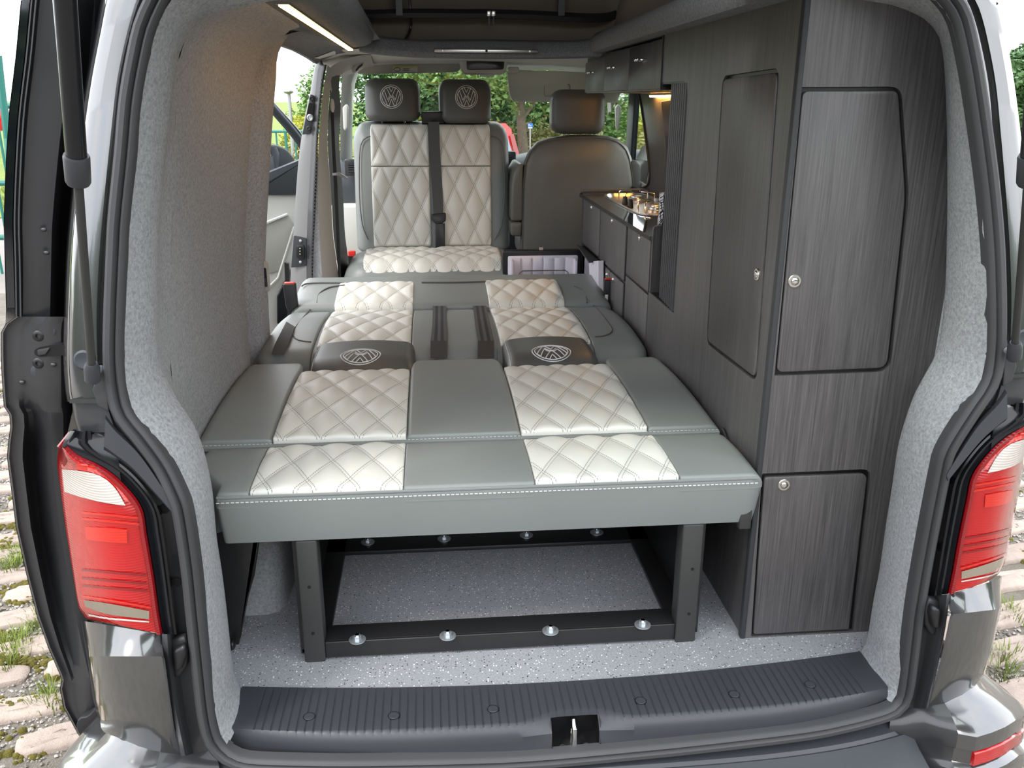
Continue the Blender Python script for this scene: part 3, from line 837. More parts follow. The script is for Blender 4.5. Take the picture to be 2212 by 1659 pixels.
    for i, p in enumerate(base):
        tt = (base[min(i + 1, 25)] - base[max(i - 1, 0)]); tt.z = 0; tt.normalize()
        nn = V((tt.y, -tt.x, 0))
        if nn.dot(V((-1, -1, 0))) < 0: nn = -nn
        k = min(1, max(0.2, (i - 2) / 4)) * (1 - .8 * min(1, max(0, (i - 13) / 8)))
        rows.append([F(p + nn * (a * (k if a > 0 else 1)) + V((0, 0, b))) for a, b in prof_])
    MB().loft(rows[:6]).build('bumper_return', M['paint_in'], root, 35)
    MB().loft(rows[5:]).build('bumper_corner', M['paint'], root, 35)
    # red reflector
    rr_ = []
    for i in range(6, 18):
        p = base[i]
        tt = (base[i + 1] - base[i - 1]); tt.z = 0; tt.normalize(); nn = V((tt.y, -tt.x, 0))
        if nn.dot(V((-1, -1, 0))) < 0: nn = -nn
        rr_.append([F(p + nn * a + V((0, 0, b))) for a, b in ((.074, -.066), (.083, -.069), (.084, -.097), (.074, -.101))])
    rf = MB().loft(rr_, caps=True)
    o = rf.build('bumper_reflector', M['lens_red'], None, 40)
    tag(o, 'red strip reflector in the bumper corner beneath the ' + ('sliding door side tail lamp' if side < 0 else 'cupboard side tail lamp'), 'reflector', 'bumper reflectors')
    # rubber tailgate stop
    st = thing('tailgate_stop', F(oB(396, 1440, .0)), 'moulded black rubber buffer on the jamb below the ' + ('sliding door side lamp' if side < 0 else 'lamp on the cupboard side'), 'buffer', 'tailgate buffers')
    q = [(372, 1372), (405, 1362), (413, 1390), (410, 1425), (395, 1448), (380, 1452), (377, 1410)]
    MB().prism([F(oB(x, y, .01)) for x, y in q], (0, -.02, 0)).build('pad', M['rubber2'], st, None, .006)
    q = [(380, 1392), (404, 1380), (408, 1402), (400, 1430), (384, 1440)]
    MB().prism([F(oB(x, y, -.01)) for x, y in q], (0, -.022, 0)).build('buffer', M['black'], st, None, .008, 3)
    # ---------------- tail lamp
    lab = ('tall red tail lamp with clear reversing band beside the open sliding door' if side < 0 else 'tall red tail lamp with clear reversing band on the wardrobe side')
    tl = thing('tail_lamp', F(oB(270, 1360, 0)), lab, 'tail lamp', 'tail lamps')
    def lrow(py_t):
        k = py_t * (len(LAMP) - 1); j = min(int(k), len(LAMP) - 2); f = k - j
        (a, b), (c, d) = LAMP[j], LAMP[j + 1]
        return (lerp(a[0], c[0], f), lerp(a[1], c[1], f)), (lerp(b[0], d[0], f), lerp(b[1], d[1], f))
    def LS(px, py, off=0.0):
        # lamp surface under an image sight line
        best = None
        for k in range(121):
            (ox, oy), (ix, iy) = lrow(k / 120)
            s = (ix - px) / max(ix - ox, 1e-6)
            yy = lerp(iy, oy, s)
            if best is None or abs(yy - py) < best[0]: best = (abs(yy - py), s)
        s = min(max(best[1], -.05), 1.05)
        return F(oB(px, py, lamp_y(s) + off))
    rows = []
    for k in range(41):
        (ox, oy), (ix, iy) = lrow(k / 40)
        row = [F(oB(ix, iy, .03))]
        for j in range(15):
            s = j / 14
            row.append(F(oB(lerp(ix, ox, s), lerp(iy, oy, s), lamp_y(s))))
        row.append(F(oB(ox - 1, oy, .14)))
        rows.append(row)
    MB().loft(rows, caps=True).build('red_lens', M['lens_red'], tl, 50)
    # rim along the inner edge
    rim = [LS(lerp(b[0], a[0], .03), lerp(b[1], a[1], .03), -.002) for a, b in LAMP]
    MB().tube(resample([F(oB(152, 936, .04)), F(oB(128, 966, .035))], 4) , .004, 6).build('top_rim', M['lens_red2'], tl, 40)
    MB().tube(resample(rim, 40), .0055, 6).build('inner_rim', M['lens_red2'], tl, 40)
    def patch(outline, mat, name, off, nx=10):
        # outline: top polyline and bottom polyline in sight lines
        T, B = outline
        T2 = resample([V((x, y, 0)) for x, y in T], nx); B2 = resample([V((x, y, 0)) for x, y in B], nx)
        rows = []
        for k in range(5):
            rows.append([LS(lerp(a.x, b.x, k / 4), lerp(a.y, b.y, k / 4), off) for a, b in zip(T2, B2)])
        MB().loft(rows).build(name, mat, tl, 50)
    patch(([(134, 1014), (160, 1016), (190, 1020), (222, 1031), (246, 1052), (262, 1076)], [(139, 1062), (165, 1071), (190, 1078), (215, 1084), (245, 1089), (271, 1092)]), M['lens_clear'], 'reversing_lens', -.003)
    patch(([(130, 996), (160, 1000), (190, 1004), (226, 1018), (258, 1046), (280, 1080)], [(134, 1012), (160, 1014), (190, 1018), (222, 1029), (248, 1050), (270, 1084)]), M['lens_orange'], 'upper_glow_band', -.002)
    patch(([(180, 1296), (230, 1303), (322, 1320)], [(184, 1310), (234, 1327), (322, 1338)]), M['lens_chrome'], 'lower_clear_strip', -.003)
    patch(([(176, 1286), (230, 1294), (326, 1311)], [(177, 1290), (230, 1298), (326, 1315)]), M['lens_orange'], 'glow_line', -.003)
    patch(([(190, 1326), (234, 1334), (322, 1342)], [(192, 1330), (234, 1338), (322, 1345)]), M['lens_clear'], 'bright_line', -.003)
    patch(([(183, 1138), (230, 1140), (274, 1144)], [(186, 1166), (230, 1171), (275, 1174)]), M['lens_orange'], 'indicator_window', -.002)
    for y in (1105, 1118, 1228, 1246, 1262):
        patch(([(176, y), (230, y + 5), (300 + (y - 1100) * .12, y + 12)], [(176, y + 5), (230, y + 10), (300 + (y - 1100) * .12, y + 17)]), M['lens_red2'] if y > 1200 else M['lens_orange'], 'lens_ridge', -.0018)
    # ---------------- gas strut
    lo = F(oB(200, 815, -.035)); up = F(oY(131.5, -120, -.22))
    if side > 0: lo = oB(2191, 768, -.035); up = oY(2262, -120, -.22)
    gs = thing('gas_strut', lo, 'black gas strut rising from the ' + ('pillar beside the sliding door' if side < 0 else 'pillar on the wardrobe side'), 'gas strut', 'tailgate gas struts')
    def at(py): 
        # fraction along the strut for a sight-line height (left strut)
        best = min(range(401), key=lambda k: abs(_pyof(lo.lerp(up, k / 400)) - py)); return best / 400
    t1, t2, t3 = at(398), at(336), 1.0
    P = lambda t_: lo.lerp(up, t_)
    MB().tube([P(0.01), P(t1 + .01)], .0065, 12).build('rod', M['powder2'], gs, 40)
    MB().tube([P(t1), P(t1 + .006), P(t2 - .004), P(t2)], [.0145, .0165, .0170, .016], 18).build('sleeve', M['plastic'], gs, 40)
    MB().tube([P(t2 - .002), P(1.38)], .0135, 18).build('cylinder', M['gloss'], gs, 40)
    MB().tube([P(-.012), P(-.008), P(.03), P(.045)], [.010, .0125, .0125, .009], 14).build('end_socket', M['plastic'], gs, 40)
    MB().lathe(P(0.005), (0, 1, 0), [(0, .006), (.04, .006)], 10).build('ball_stud', M['zinc'], gs, 40)
    return root
def _pyof(p):
    d = p - CAM
    return IH / 2 - FPX * d.dot(_up) / d.dot(_f)
corner(-1); corner(1)
# bumper between the corners
bm_ = thing('rear_bumper', (0, -.08, -.3), 'dark plastic bumper top across the bottom of the rear doorway', 'bumper')
rows = []
for x in [-.74 + .037 * i for i in range(41)]:
    q = x / .72
    y0 = .02 + .05 * q ** 4; ps = [(y0 + .01, -.080), (y0 - .028, -.088), (y0 - .034, -.094), (y0 - .040, -.091), (y0 - .075, -.105), (y0 - .125, -.118), (y0 - .135, -.135), (y0 - .125, -.32)]
    rows.append([V((x, a, b)) for a, b in ps])
MB().loft(rows).build('bumper_top', M['plastic'], bm_, 30)

# ------------------------------------------------------------------ sliding door, slid back beside the van
DY = 0.25
sd = thing('sliding_door', (-1.04, 0.6, -0.18), 'dark grey side sliding door slid open beside the van', 'door')
UO = [(50, -40), (45, 0), (34, 118), (20, 236), (13, 337), (8, 472), (10, 560), (13, 665)]
UI = [(232, -40), (226, 0), (215, 118), (205, 236), (190, 337), (172, 472), (165, 560), (160, 690)]
def rowsd(A, B, n):
    A2 = resample([V((x, y, 0)) for x, y in A], n); B2 = resample([V((x, y, 0)) for x, y in B], n)
    return list(zip(A2, B2))
def dl(A, B, cols, mat, name, n=30):
    rows = []
    for a, b in rowsd(A, B, n):
        w_ = (b.x - a.x)
        rows.append([oY(a.x + (c if c > 1.5 or c < 0 else c * w_), lerp(a.y, b.y, .0 if c > 1.5 else max(0, c)), DY + dy) for c, dy in cols])
    return MB().loft(rows).build(name, mat, sd, 40)
dl(UO, UI, [(0, .25), (0, .01), (2, 0), (19, 0.0), (20, .02)], M['glass_dark'], 'window_glass_edge')
dl([(p[0] + 20, p[1]) for p in UO[:-1]] + [(32, 684)], UI, [(0, .02), (2, -.004), (5, -.004), (7, .006), (9, .006), (11, -.003), (14, -.003), (16, .012)], M['rubber'], 'window_seal_beads')
dl([(p[0] + 34, p[1]) for p in UO[:-1]] + [(44, 690)], UI, [(0, .014), (.05, .012), (.14, .016), (.3, .02), (.55, .03), (.62, .05), (.70, .11), (.85, .14), (1, .15)], M['paint_in'], 'upper_frame')
LO = [(34, 684), (12, 700), (2, 718), (2, 760), (3, 804), (8, 878), (20, 896), (22, 922), (17, 960), (15, 989), (24, 1057), (34, 1139), (56, 1238), (79, 1329), (103, 1397), (128, 1455), (133, 1470), (129, 1488), (137, 1528), (167, 1584), (187, 1611)]
LI = [(160, 684), (160, 700), (160, 718), (160, 760), (160, 804), (160, 878), (162, 896), (162, 922), (164, 960), (168, 989), (172, 1057), (182, 1139), (196, 1238), (210, 1329), (220, 1397), (228, 1455), (230, 1470), (230, 1488), (230, 1520), (222, 1560), (205, 1596)]
def dlr(cols, mat, name, sub=4):
    A2 = []; B2 = []
    for i in range(len(LO) - 1):
        for k in range(sub):
            A2.append((lerp(LO[i][0], LO[i + 1][0], k / sub), lerp(LO[i][1], LO[i + 1][1], k / sub))); B2.append((lerp(LI[i][0], LI[i + 1][0], k / sub), lerp(LI[i][1], LI[i + 1][1], k / sub)))
    A2.append(LO[-1]); B2.append(LI[-1])
    rows = []
    for a, b in zip(A2, B2):
        rec = min(1, max(0, (a[1] - 850) / 110)) * min(1, max(0, (1480 - a[1]) / 300))
        row = []
        for c, dy, rk in cols:
            x = a[0] + (c if c > 1.5 else c * (b[0] - a[0])); y = lerp(a[1], b[1], 0 if c > 1.5 else c)
            row.append(oY(x, y, DY + dy + rk * rec))
        rows.append(row)
    return MB().loft(rows).build(name, mat, sd, 45)
dlr([(0, .004, 0), (2, -.004, 0), (5, -.004, 0), (7, .004, 0)], M['paint'], 'skin_hem')
dlr([(6, .004, 0), (.12, .006, 0), (.22, .004, .0), (.29, .006, .055), (.37, .006, .07), (.50, .002, .035), (.64, .0, .012), (.82, .008, .012), (.95, .03, .02), (1, .08, .04)], M['paint_in'], 'lower_frame')
# outer skin running forward
rows = []
for x, y in UO[1:] + LO[1:]:
    p = oY(x, y, DY); rows.append([p, p + V((-.006, .05, 0)), p + V((-.004, .6, 0)), p + V((0.01, 1.12, 0))])
MB().loft(rows).build('outer_skin', M['paint'], sd, 40)
rows = []
for x, y in UI + LI:
    p = oY(min(x, 205), y, DY + .10); rows.append([p, p + V((0, .5, 0)), p + V((0, 1.0, 0))])
MB().loft(rows).build('inner_skin', M['paint_in'], sd, 40)
def disc(px, py, r, mat, name, h=.003, prof_=None, dy=0.0):
    p = oY(px, py, DY + .004 + dy)
    MB().lathe(p + V((0, .003, 0)), (0, -1, 0), prof_ or [(0, r), (h, r), (h + .001, r * .85)], 20).build(name, mat, sd, 40)
for x, y in ((84, 725), (84, 784)):
    disc(x, y, .011, M['powder'], 'latch_bolt', prof_=[(0, .0105), (.006, .0105), (.008, .008), (.008, .0045), (.003, .004)])
for x, y in ((104, 715), (82, 803)): disc(x, y, .0135, M['dash'], 'grommet')
MB().prism([oY(x, y, DY - .001) for x, y in roundpoly([(74, 756), (85, 750), (136, 742), (140, 768), (84, 771), (74, 766)], 8)], (0, .012, 0)).build('latch_slot', M['hole'], sd)
MB().prism([oY(x, y, DY - .003) for x, y in roundpoly([(80, 756), (108, 751), (98, 766), (82, 768)], 4)], (0, .010, 0)).build('latch_claw', M['powder2'], sd, None, .002)
q = resample([oY(x, y, DY - .004) for x, y in ((222, 1505), (200, 1530), (182, 1535), (174, 1550), (180, 1568), (196, 1582), (214, 1576))], 14)
MB().prism(q, (0, -.025, 0)).build('bump_stop', M['rubber2'], sd, None, .009, 3)
for x, y in ((94, 496), (100, 546), (47, 826), (115, 788)):
    p = oY(x, y, DY + .012 if y < 690 else DY + .003); MB().sphere(p, .006, 6, (1, .5, .7)).build('spot_weld', M['paint_in'], sd, 60)

# ------------------------------------------------------------------ raised tailgate above the doorway
tg = thing('tailgate', (0, .12, 1.46), 'grey tailgate held up above the rear doorway', 'tailgate')
def gp(x, s, t_): return V((x, .13 - 1.20 * s, 1.475 + .26 * s + t_))
def shell(s0, s1, x0, x1, nm):
    rows = []
    for k in range(5):
        s = lerp(s0, s1, k / 4); dip = .05 * math.sin(PI * min(1, s * 1.05)); f_ = .70 + .10 * min(1, s * 1.6)
        rows.append([gp(x0 * f_, s, -.01), gp((x0 + x1) / 2 * f_, s, -.02), gp(x1 * f_, s, -.01), gp(x1 * f_, s, .05 + dip), gp((x0 + x1) / 2 * f_, s, .07 + dip), gp(x0 * f_, s, .05 + dip)])
    return MB().loft(rows, True, True).build(nm, M['paint'], tg, 40)
shell(0, .07, -1, 1, 'upper_frame'); shell(.48, 1.0, -1, 1, 'lower_shell'); shell(.07, .48, -1, -.88, 'side_frame'); shell(.07, .48, .88, 1, 'side_frame')
MB().add([gp(-.60, .52, -.024), gp(.60, .52, -.024), gp(.62, .93, -.022), gp(-.62, .93, -.022)], [(0, 1, 2, 3)]).build('inner_trim', M['dash'], tg)
MB().add([gp(-.63, .06, .03), gp(.63, .06, .03), gp(.70, .49, .06), gp(-.70, .49, .06)], [(0, 1, 2, 3)]).build('rear_window', M['glass'], tg)
# ------------------------------------------------------------------ upholstery helpers
def axis_pts(a, b, ra, rb, step):
    """sample positions, dense on the rounded ends"""
    pts = set()
    for k in range(7):
        u = 1 - math.cos(k / 6 * PI / 2)
        pts.add(round(a + ra * u, 5)); pts.add(round(b - rb * u, 5))
    n = max(2, int((b - a - ra - rb) / step) + 1)
    for k in range(n + 1): pts.add(round(lerp(a + ra, b - rb, k / n), 5))
    out = sorted(pts); res = [out[0]]
    for p in out[1:]:
        if p - res[-1] > 2e-4: res.append(p)
    return res
def pad(name, parent, mat, x0, x1, y0, y1, zf, zb, r=(.01, .01, .02, .02), q=None, warp=None, T=None, step=None, sm=50):
    """padded leather panel: r = radii at x0, x1, y0, y1; q = (pitch x, pitch y, height) for diamond quilting; T maps local to world"""
    xs = axis_pts(x0, x1, r[0], r[1], step or (0.005 if q else 0.03)); ys = axis_pts(y0, y1, r[2], r[3], step or (0.006 if q else 0.03))
    rows = []; uv = {}
    vs_ = []; W_ = T or (lambda p: p)
    xc, yc = (x0 + x1) / 2, (y0 + y1) / 2
    for y in ys:
        for x in xs:
            px_, py_ = x, y
            ex = max(0, (x0 + r[0] - x) / r[0] if r[0] else 0, (x - x1 + r[1]) / r[1] if r[1] else 0); ey = max(0, (y0 + r[2] - y) / r[2] if r[2] else 0, (y - y1 + r[3]) / r[3] if r[3] else 0)
            e = math.hypot(ex, ey)
            rr = r[0] if x < xc else r[1]; rq = r[2] if y < yc else r[3]
            if e > 1:
                px_ = x + (rr * ex * (1 - 1 / e)) * (1 if x < xc else -1); py_ = y + (rq * ey * (1 - 1 / e)) * (1 if y < yc else -1); ex /= e; ey /= e; e = 1
            dr = (rr * ex * ex + rq * ey * ey) / max(ex * ex + ey * ey, 1e-9) if e > 0 else 0
            z = zf(px_, py_) - dr * (1 - math.sqrt(max(0, 1 - e * e)))
            if q:
                a = (px_ - xc) / q[0] + (py_ - yc) / q[1]; b = (px_ - xc) / q[0] - (py_ - yc) / q[1]
                puff = (abs(math.sin(PI * a)) * abs(math.sin(PI * b))) ** 0.55
                bd = min(px_ - x0, x1 - px_, py_ - y0, y1 - py_)
                z += q[2] * puff * min(1, 0.35 + bd / .02) - .001
                uv[len(vs_)] = (a + 50, b + 50)
            p = V((px_, py_, z))
            vs_.append(p)
    nx = len(xs); ny = len(ys); fs = []
    for j in range(ny - 1):
        for i in range(nx - 1):
            fs.append((j * nx + i, j * nx + i + 1, (j + 1) * nx + i + 1, (j + 1) * nx + i))
    # skirt
    ring = [i for i in range(nx)] + [j * nx + nx - 1 for j in range(1, ny)] + [(ny - 1) * nx + i for i in range(nx - 2, -1, -1)] + [j * nx for j in range(ny - 2, 0, -1)]
    b0 = len(vs_)
    for i in ring: vs_.append(V((vs_[i].x, vs_[i].y, zb)))
    m = len(ring)
    for k in range(m): fs.append((ring[k], b0 + k, b0 + (k + 1) % m, ring[(k + 1) % m]))
    if warp: vs_ = [warp(p) for p in vs_]
    vs_ = [W_(p) for p in vs_]
    me = bpy.data.meshes.new(name); me.from_pydata([tuple(p) for p in vs_], [], fs); me.update()
    if q:
        ul = me.uv_layers.new(name='UVMap')
        for lp in me.loops: ul.data[lp.index].uv = uv.get(lp.vertex_index, (0.5, 0.5))
    smooth_by(me, sm)
    return link(name, me, mat, parent)
def stitches(name, parent, path, nrm_, mat=None, ln=.006, gap=.0035, w=.0009, h=.0007):
    path = [V(p) for p in path]; b = MB(); d = 0
    tot = sum((c - a).length for a, c in zip(path, path[1:])); n = int(tot / (ln + gap)); pts = resample(path, max(2, n * 3 + 1), False)
    for k in range(n):
        a, c = pts[3 * k], pts[3 * k + 2]
        t_ = (c - a).normalized(); nn = V(nrm_); s = t_.cross(nn).normalized() * w
        b.add([a - s, a + s, c + s, c - s, a - s + nn * h, a + s + nn * h, c + s + nn * h, c - s + nn * h], [(4, 5, 6, 7), (0, 1, 5, 4), (1, 2, 6, 5), (2, 3, 7, 6), (3, 0, 4, 7)])
    return b.build(name, mat or M['thread'], parent)
def seam(name, parent, path, r=.0025, mat=None):
    return MB().tube(resample(path, max(8, len(path) * 4)), r, 6).build(name, mat or M['leather2'], parent, 50)
def roundel(name, parent, c, ux, uy, r, f=None):
    """embroidered round emblem; f maps a flat point onto the cushion surface"""
    c = V(c); ux = V(ux); uy = V(uy); f = f or (lambda p: p)
    b = MB(); tr = r * 0.028
    def P2(x, y): return f(c + ux * (x * r) + uy * (y * r))
    for rr in (1.0, 0.86):
        ring = [P2(rr * math.cos(2 * PI * k / 36), rr * math.sin(2 * PI * k / 36)) for k in range(37)]
        b.tube(ring, tr, 5, False)
    L_ = [[(-.40, .74), (-.06, .05), (.06, .05), (.40, .74)], [(-.19, .82), (0, .40), (.19, .82)], [(-.40, .74), (-.19, .82)], [(.40, .74), (.19, .82)],
          [(-.78, .30), (-.38, -.74)], [(.78, .30), (.38, -.74)], [(-.62, .56), (-.34, -.28), (-.17, .05), (-.06, .05)], [(.62, .56), (.34, -.28), (.17, .05), (.06, .05)],
          [(-.78, .30), (-.62, .56)], [(.78, .30), (.62, .56)], [(-.38, -.74), (-.24, -.80), (0, -.22), (.24, -.80), (.38, -.74)], [(-.30, -.45), (-.12, -.06), (.12, -.06), (.30, -.45)]]
    for l in L_:
        pts = []
        for (a, d) in zip(l, l[1:]):
            for k in range(4): pts.append(P2(lerp(a[0], d[0], k / 4), lerp(a[1], d[1], k / 4)))
        pts.append(P2(*l[-1])); b.tube(pts, tr, 5, False)
    return b.build(name, M['logo'], parent, 50)

# ------------------------------------------------------------------ the folded-out bed
bed = thing('folding_bed', (-.17, 1.1, 0), 'grey leather bed folded flat with ivory diamond-quilted panels', 'bed')
XL, XQ1, XQ2, XQ3, XQ4, XR = -.800, -.622, -.314, -.044, .262, .445
CO = [(XL, XQ1, 0), (XQ1, XQ2, 1), (XQ2, XQ3, 0), (XQ3, XQ4, 1), (XQ4, XR, 0)]
QB = (0.0875, 0.175, .0075)
# near cushion
def zn(x, y): return .428 + .006 * math.sin(PI * min(1, max(0, (y - .23) / .26)))
def warp4(p):
    if p.x < -.622:
        k = (p.x + .622) / (XL + .622); edge = lerp(-.690, -.765, min(1, max(0, (p.y - .27) / .10)))
        p = V((lerp(-.622, edge, k), p.y, p.z))
    if p.z < .42 and p.y < .30:                        # front face tucks under
        p = V((p.x, p.y + .03 * (.42 - p.z) / .12 - .008 * math.sin(PI * min(1, (.43 - p.z) / .13)), p.z))
    return p
c4 = pad('rear_cushion', bed, M['leather'], XL, XR, .232, .492, lambda x, y: zn(x, y) - .006, .302, (.03, .03, .016, .03), warp=warp4, step=.02)
for x0, x1, k in CO:
    e0 = .028 if x0 == XL else .004; e1 = .03 if x1 == XR else .004
    pad('quilted_panel' if k else 'plain_panel', c4, M['quilt'] if k else M['leather'], x0 + .0005, x1 - .0005, .2335 if not k else .237, .490, (lambda x, y: zn(x, y)) if not k else (lambda x, y: zn(x, y) + .001), .395 if not k else .418, (e0, e1, .008, .034), q=QB if k else None, warp=warp4 if not k else None)
fp = [warp4(V((x, .230, zn(x, .23) - .007))) for x in [XL + .015 + (XR - XL - .03) * i / 60 for i in range(61)]]
seam('front_piping', c4, fp, .0028, M['leather'])
stitches('front_stitching', c4, [p + V((0, -.0065, -.0085)) for p in fp], (0, -1, 0))
# second cushion with fingers either side of the headrests
def z3(x, y): return .430 + .016 * math.sin(PI * min(1, max(0, (y - .5) / .66))) 
c3 = pad('middle_cushion', bed, M['leather'], XL, XR, .508, 1.02, lambda x, y: z3(x, y) - .012, .31, (.03, .03, .014, .03), step=.03)
for x0, x1, k in CO:
    e0 = .03 if x0 == XL else .004; e1 = .03 if x1 == XR else .004
    if k:
        pad('quilted_panel', c3, M['quilt'], x0 + .0005, x1 - .0005, .513, 1.018, lambda x, y: z3(x, y) + .002, .36, (e0, e1, .006, .032), q=QB)
    else:
        ye = 1.178 if x0 == XQ2 else (1.178 if x0 == XL else 1.148)
        f0 = .03 if x0 != XL else .03
        def wf(p, A=x0, B=x1, E=ye):
            t_ = max(0, (p.y - (E - .13)) / .13); mid = (A + B) / 2
            if t_ > 0:
                sh_ = .058 * min(1, t_) ** 2.2
                if p.x > mid and B != XR: p = V((p.x - sh_ * (p.x - mid) / (B - mid), p.y, p.z))
                if p.x < mid and A != XL: p = V((p.x + sh_ * (mid - p.x) / (mid - A), p.y, p.z))
            return p
        pad('plain_panel', c3, M['leather'], x0 + .0005, x1 - .0005, .513, ye, z3, .33, (max(e0, .012), max(e1, .012), .006, .075), warp=wf)
sp = [V((x, .506, .4195)) for x in [XL + .02 + (XR - XL - .03) * i / 40 for i in range(41)]]
seam('rear_piping', c3, [p + V((0, -.002, -.004)) for p in sp], .0075, M['leather'])
stitches('rear_stitching', c3, [p + V((0, -.004, .0045)) for p in sp], (0, 0, 1))
# backrest section
def z2(x, y): return .428 + .026 * math.sin(PI * min(1, max(0, (y - 1.15) / .66)))
c2 = pad('back_cushion', bed, M['leather'], XL, XR, 1.20, 1.79, lambda x, y: z2(x, y) - .010, .32, (.06, .05, .05, .03), step=.04)
for x0, x1, k in CO:
    e0 = .06 if x0 == XL else .004; e1 = .05 if x1 == XR else .004
    if k: pad('quilted_panel', c2, M['quilt'], x0 + .012, x1 - .002, 1.258, 1.788, lambda x, y: z2(x, y) + .001, .38, (.005, .005, .006, .03), q=QB)
    else: pad('plain_panel', c2, M['leather'], x0 + .0005, x1 - .0005, 1.185, 1.788, z2, .33, (e0, e1, .07, .03))
for pl_ in ([(822, 655), (760, 690), (700, 735)],):
    pass
def onbed(px, py, f, z0=.44):
    p = oZ(px, py, z0)
    for _ in range(6): p = oZ(px, py, f(p.x, p.y))
    return p
seam('side_seam', c2, [onbed(x, y, z2) for x, y in ((676, 661), (660, 680), (637, 708), (632, 722), (640, 733), (658, 738), (672, 739))], .003)
seam('side_seam', c2, [onbed(x, y, z2) for x, y in ((1280, 658), (1300, 680), (1318, 705), (1322, 714), (1316, 722), (1300, 727), (1285, 728))], .003)
# front (seat) section
def z1(x, y): return .448 + .125 * (y - 1.80) + .006 * math.sin(PI * min(1, max(0, (y - 1.8) / .3)))
c1 = pad('seat_cushion', bed, M['leather'], XL + .02, XR, 1.80, 2.175, lambda x, y: z1(x, y), .33, (.05, .05, .02, .05), step=.03)
for x0, x1, k in CO:
    if k: pad('quilted_panel', c1, M['quilt'], x0 + .012, x1 - .002, 1.795, 2.052, lambda x, y: z1(x, y) + .003, .38, (.005, .005, .02, .012), q=QB)
seam('cross_seam', c1, [onbed(x, y, lambda a, b: z1(a, b) + .004) for x, y in ((652, 618), (662, 613), (690, 611), (744, 611))], .003)
seam('cross_seam', c1, [onbed(x, y, lambda a, b: z1(a, b) + .004) for x, y in ((911, 610), (980, 610), (1049, 608))], .003)
seam('side_seam', c1, [onbed(x, y, lambda a, b: z1(a, b) + .004) for x, y in ((684, 655), (687, 638), (697, 628), (715, 620), (745, 616))], .003)
seam('side_seam', c1, [onbed(x, y, lambda a, b: z1(a, b) + .004) for x, y in ((1268, 654), (1264, 636), (1256, 626), (1240, 618))], .003)
# headrests folded into the gap
for x0, x1, lx, ly in ((-.608, -.303, 779, 766), (-.030, .250, 1191, 758)):
    zh = lambda x, y, a=x0, b=x1: .452 + .010 * math.sin(PI * (x - a) / (b - a)) - .055 * max(0, (1.10 - y) / .13) ** 2 if y < 1.10 else .452 + .010 * math.sin(PI * (x - a) / (b - a))
    h = pad('headrest', bed, M['leather2'], x0, x1, .988, 1.262, zh, .34, (.03, .03, .045, .012), step=.012)
    cpt = onbed(lx, ly, zh)
    roundel('round_emblem', h, cpt, (-1, 0, 0), (0, -1, 0), .058, lambda p, z_=zh: V((p.x, p.y, z_(p.x, p.y) + .0005)))
    stitches('edge_stitching', h, [V((x0 + .010, lerp(1.0, 1.25, k / 10), zh(x0 + .03, lerp(1.0, 1.25, k / 10)) - .008)) for k in range(11)], (-.5, 0, .8))
# webbing over the back section
def strap(name, parent, T_, B_, f, mats, t_=.002, n=10, z0=.44):
    """strip between a list of left and right sight lines"""
    A_ = resample([onbed(x, y, f, z0) for x, y in T_], n); C_ = resample([onbed(x, y, f, z0) for x, y in B_], n)
    cols = len(mats)
    o = None
    for k, m in enumerate(mats):
        rows = [[a.lerp(c, k / cols) + V((0, 0, t_)), a.lerp(c, (k + 1) / cols) + V((0, 0, t_))] for a, c in zip(A_, C_)]
        o = MB().loft(rows).build(name if cols == 1 else ('webbing' if True else ''), m, parent, 50)
    return o
for T_, B_, lab in (([(935, 654), (934, 700), (930, 738)], [(963, 654), (964, 700), (966, 738)], 'black lap belt with steel slot, left strap across the bed centre'),
                    ([(1021, 656), (1026, 700), (1032, 738)], [(1049, 656), (1059, 700), (1067, 738)], 'black lap belt, right strap across the bed centre')):
    sb_ = thing('lap_belt', onbed(T_[1][0], T_[1][1], z2), lab, 'seat belt', 'lap belts across the bed')
    strap('webbing', sb_, T_, B_, lambda x, y: z2(x, y) + .002, [M['web2'], M['web'], M['web2'], M['web'], M['web2']], .003)
    strap('strap_tail', sb_, [(T_[2][0], 738), (T_[2][0], 776)], [(B_[2][0], 738), (B_[2][0], 776)], lambda x, y: z2(x, y) + .002, [M['web3']], .003)
    if T_[0][0] == 935:
        a, c = onbed(928, 654, z2), onbed(968, 654, z2)
        MB().tube(resample([a, a + V((.003, .004, .012)), c + V((-.003, .004, .012)), c], 10), .004, 6).build('belt_slot', M['black'], sb_, 50)
sb_ = thing('pull_strap', onbed(610, 735, z2), 'brown-black webbing pull strap lying over the bed edge beside the wall', 'strap')
strap('webbing', sb_, [(619, 697), (603, 728), (593, 748), (587, 768)], [(637, 708), (626, 738), (618, 756), (613, 770)], lambda x, y: z2(x, y) + .006, [M['web3']], .004, 10)
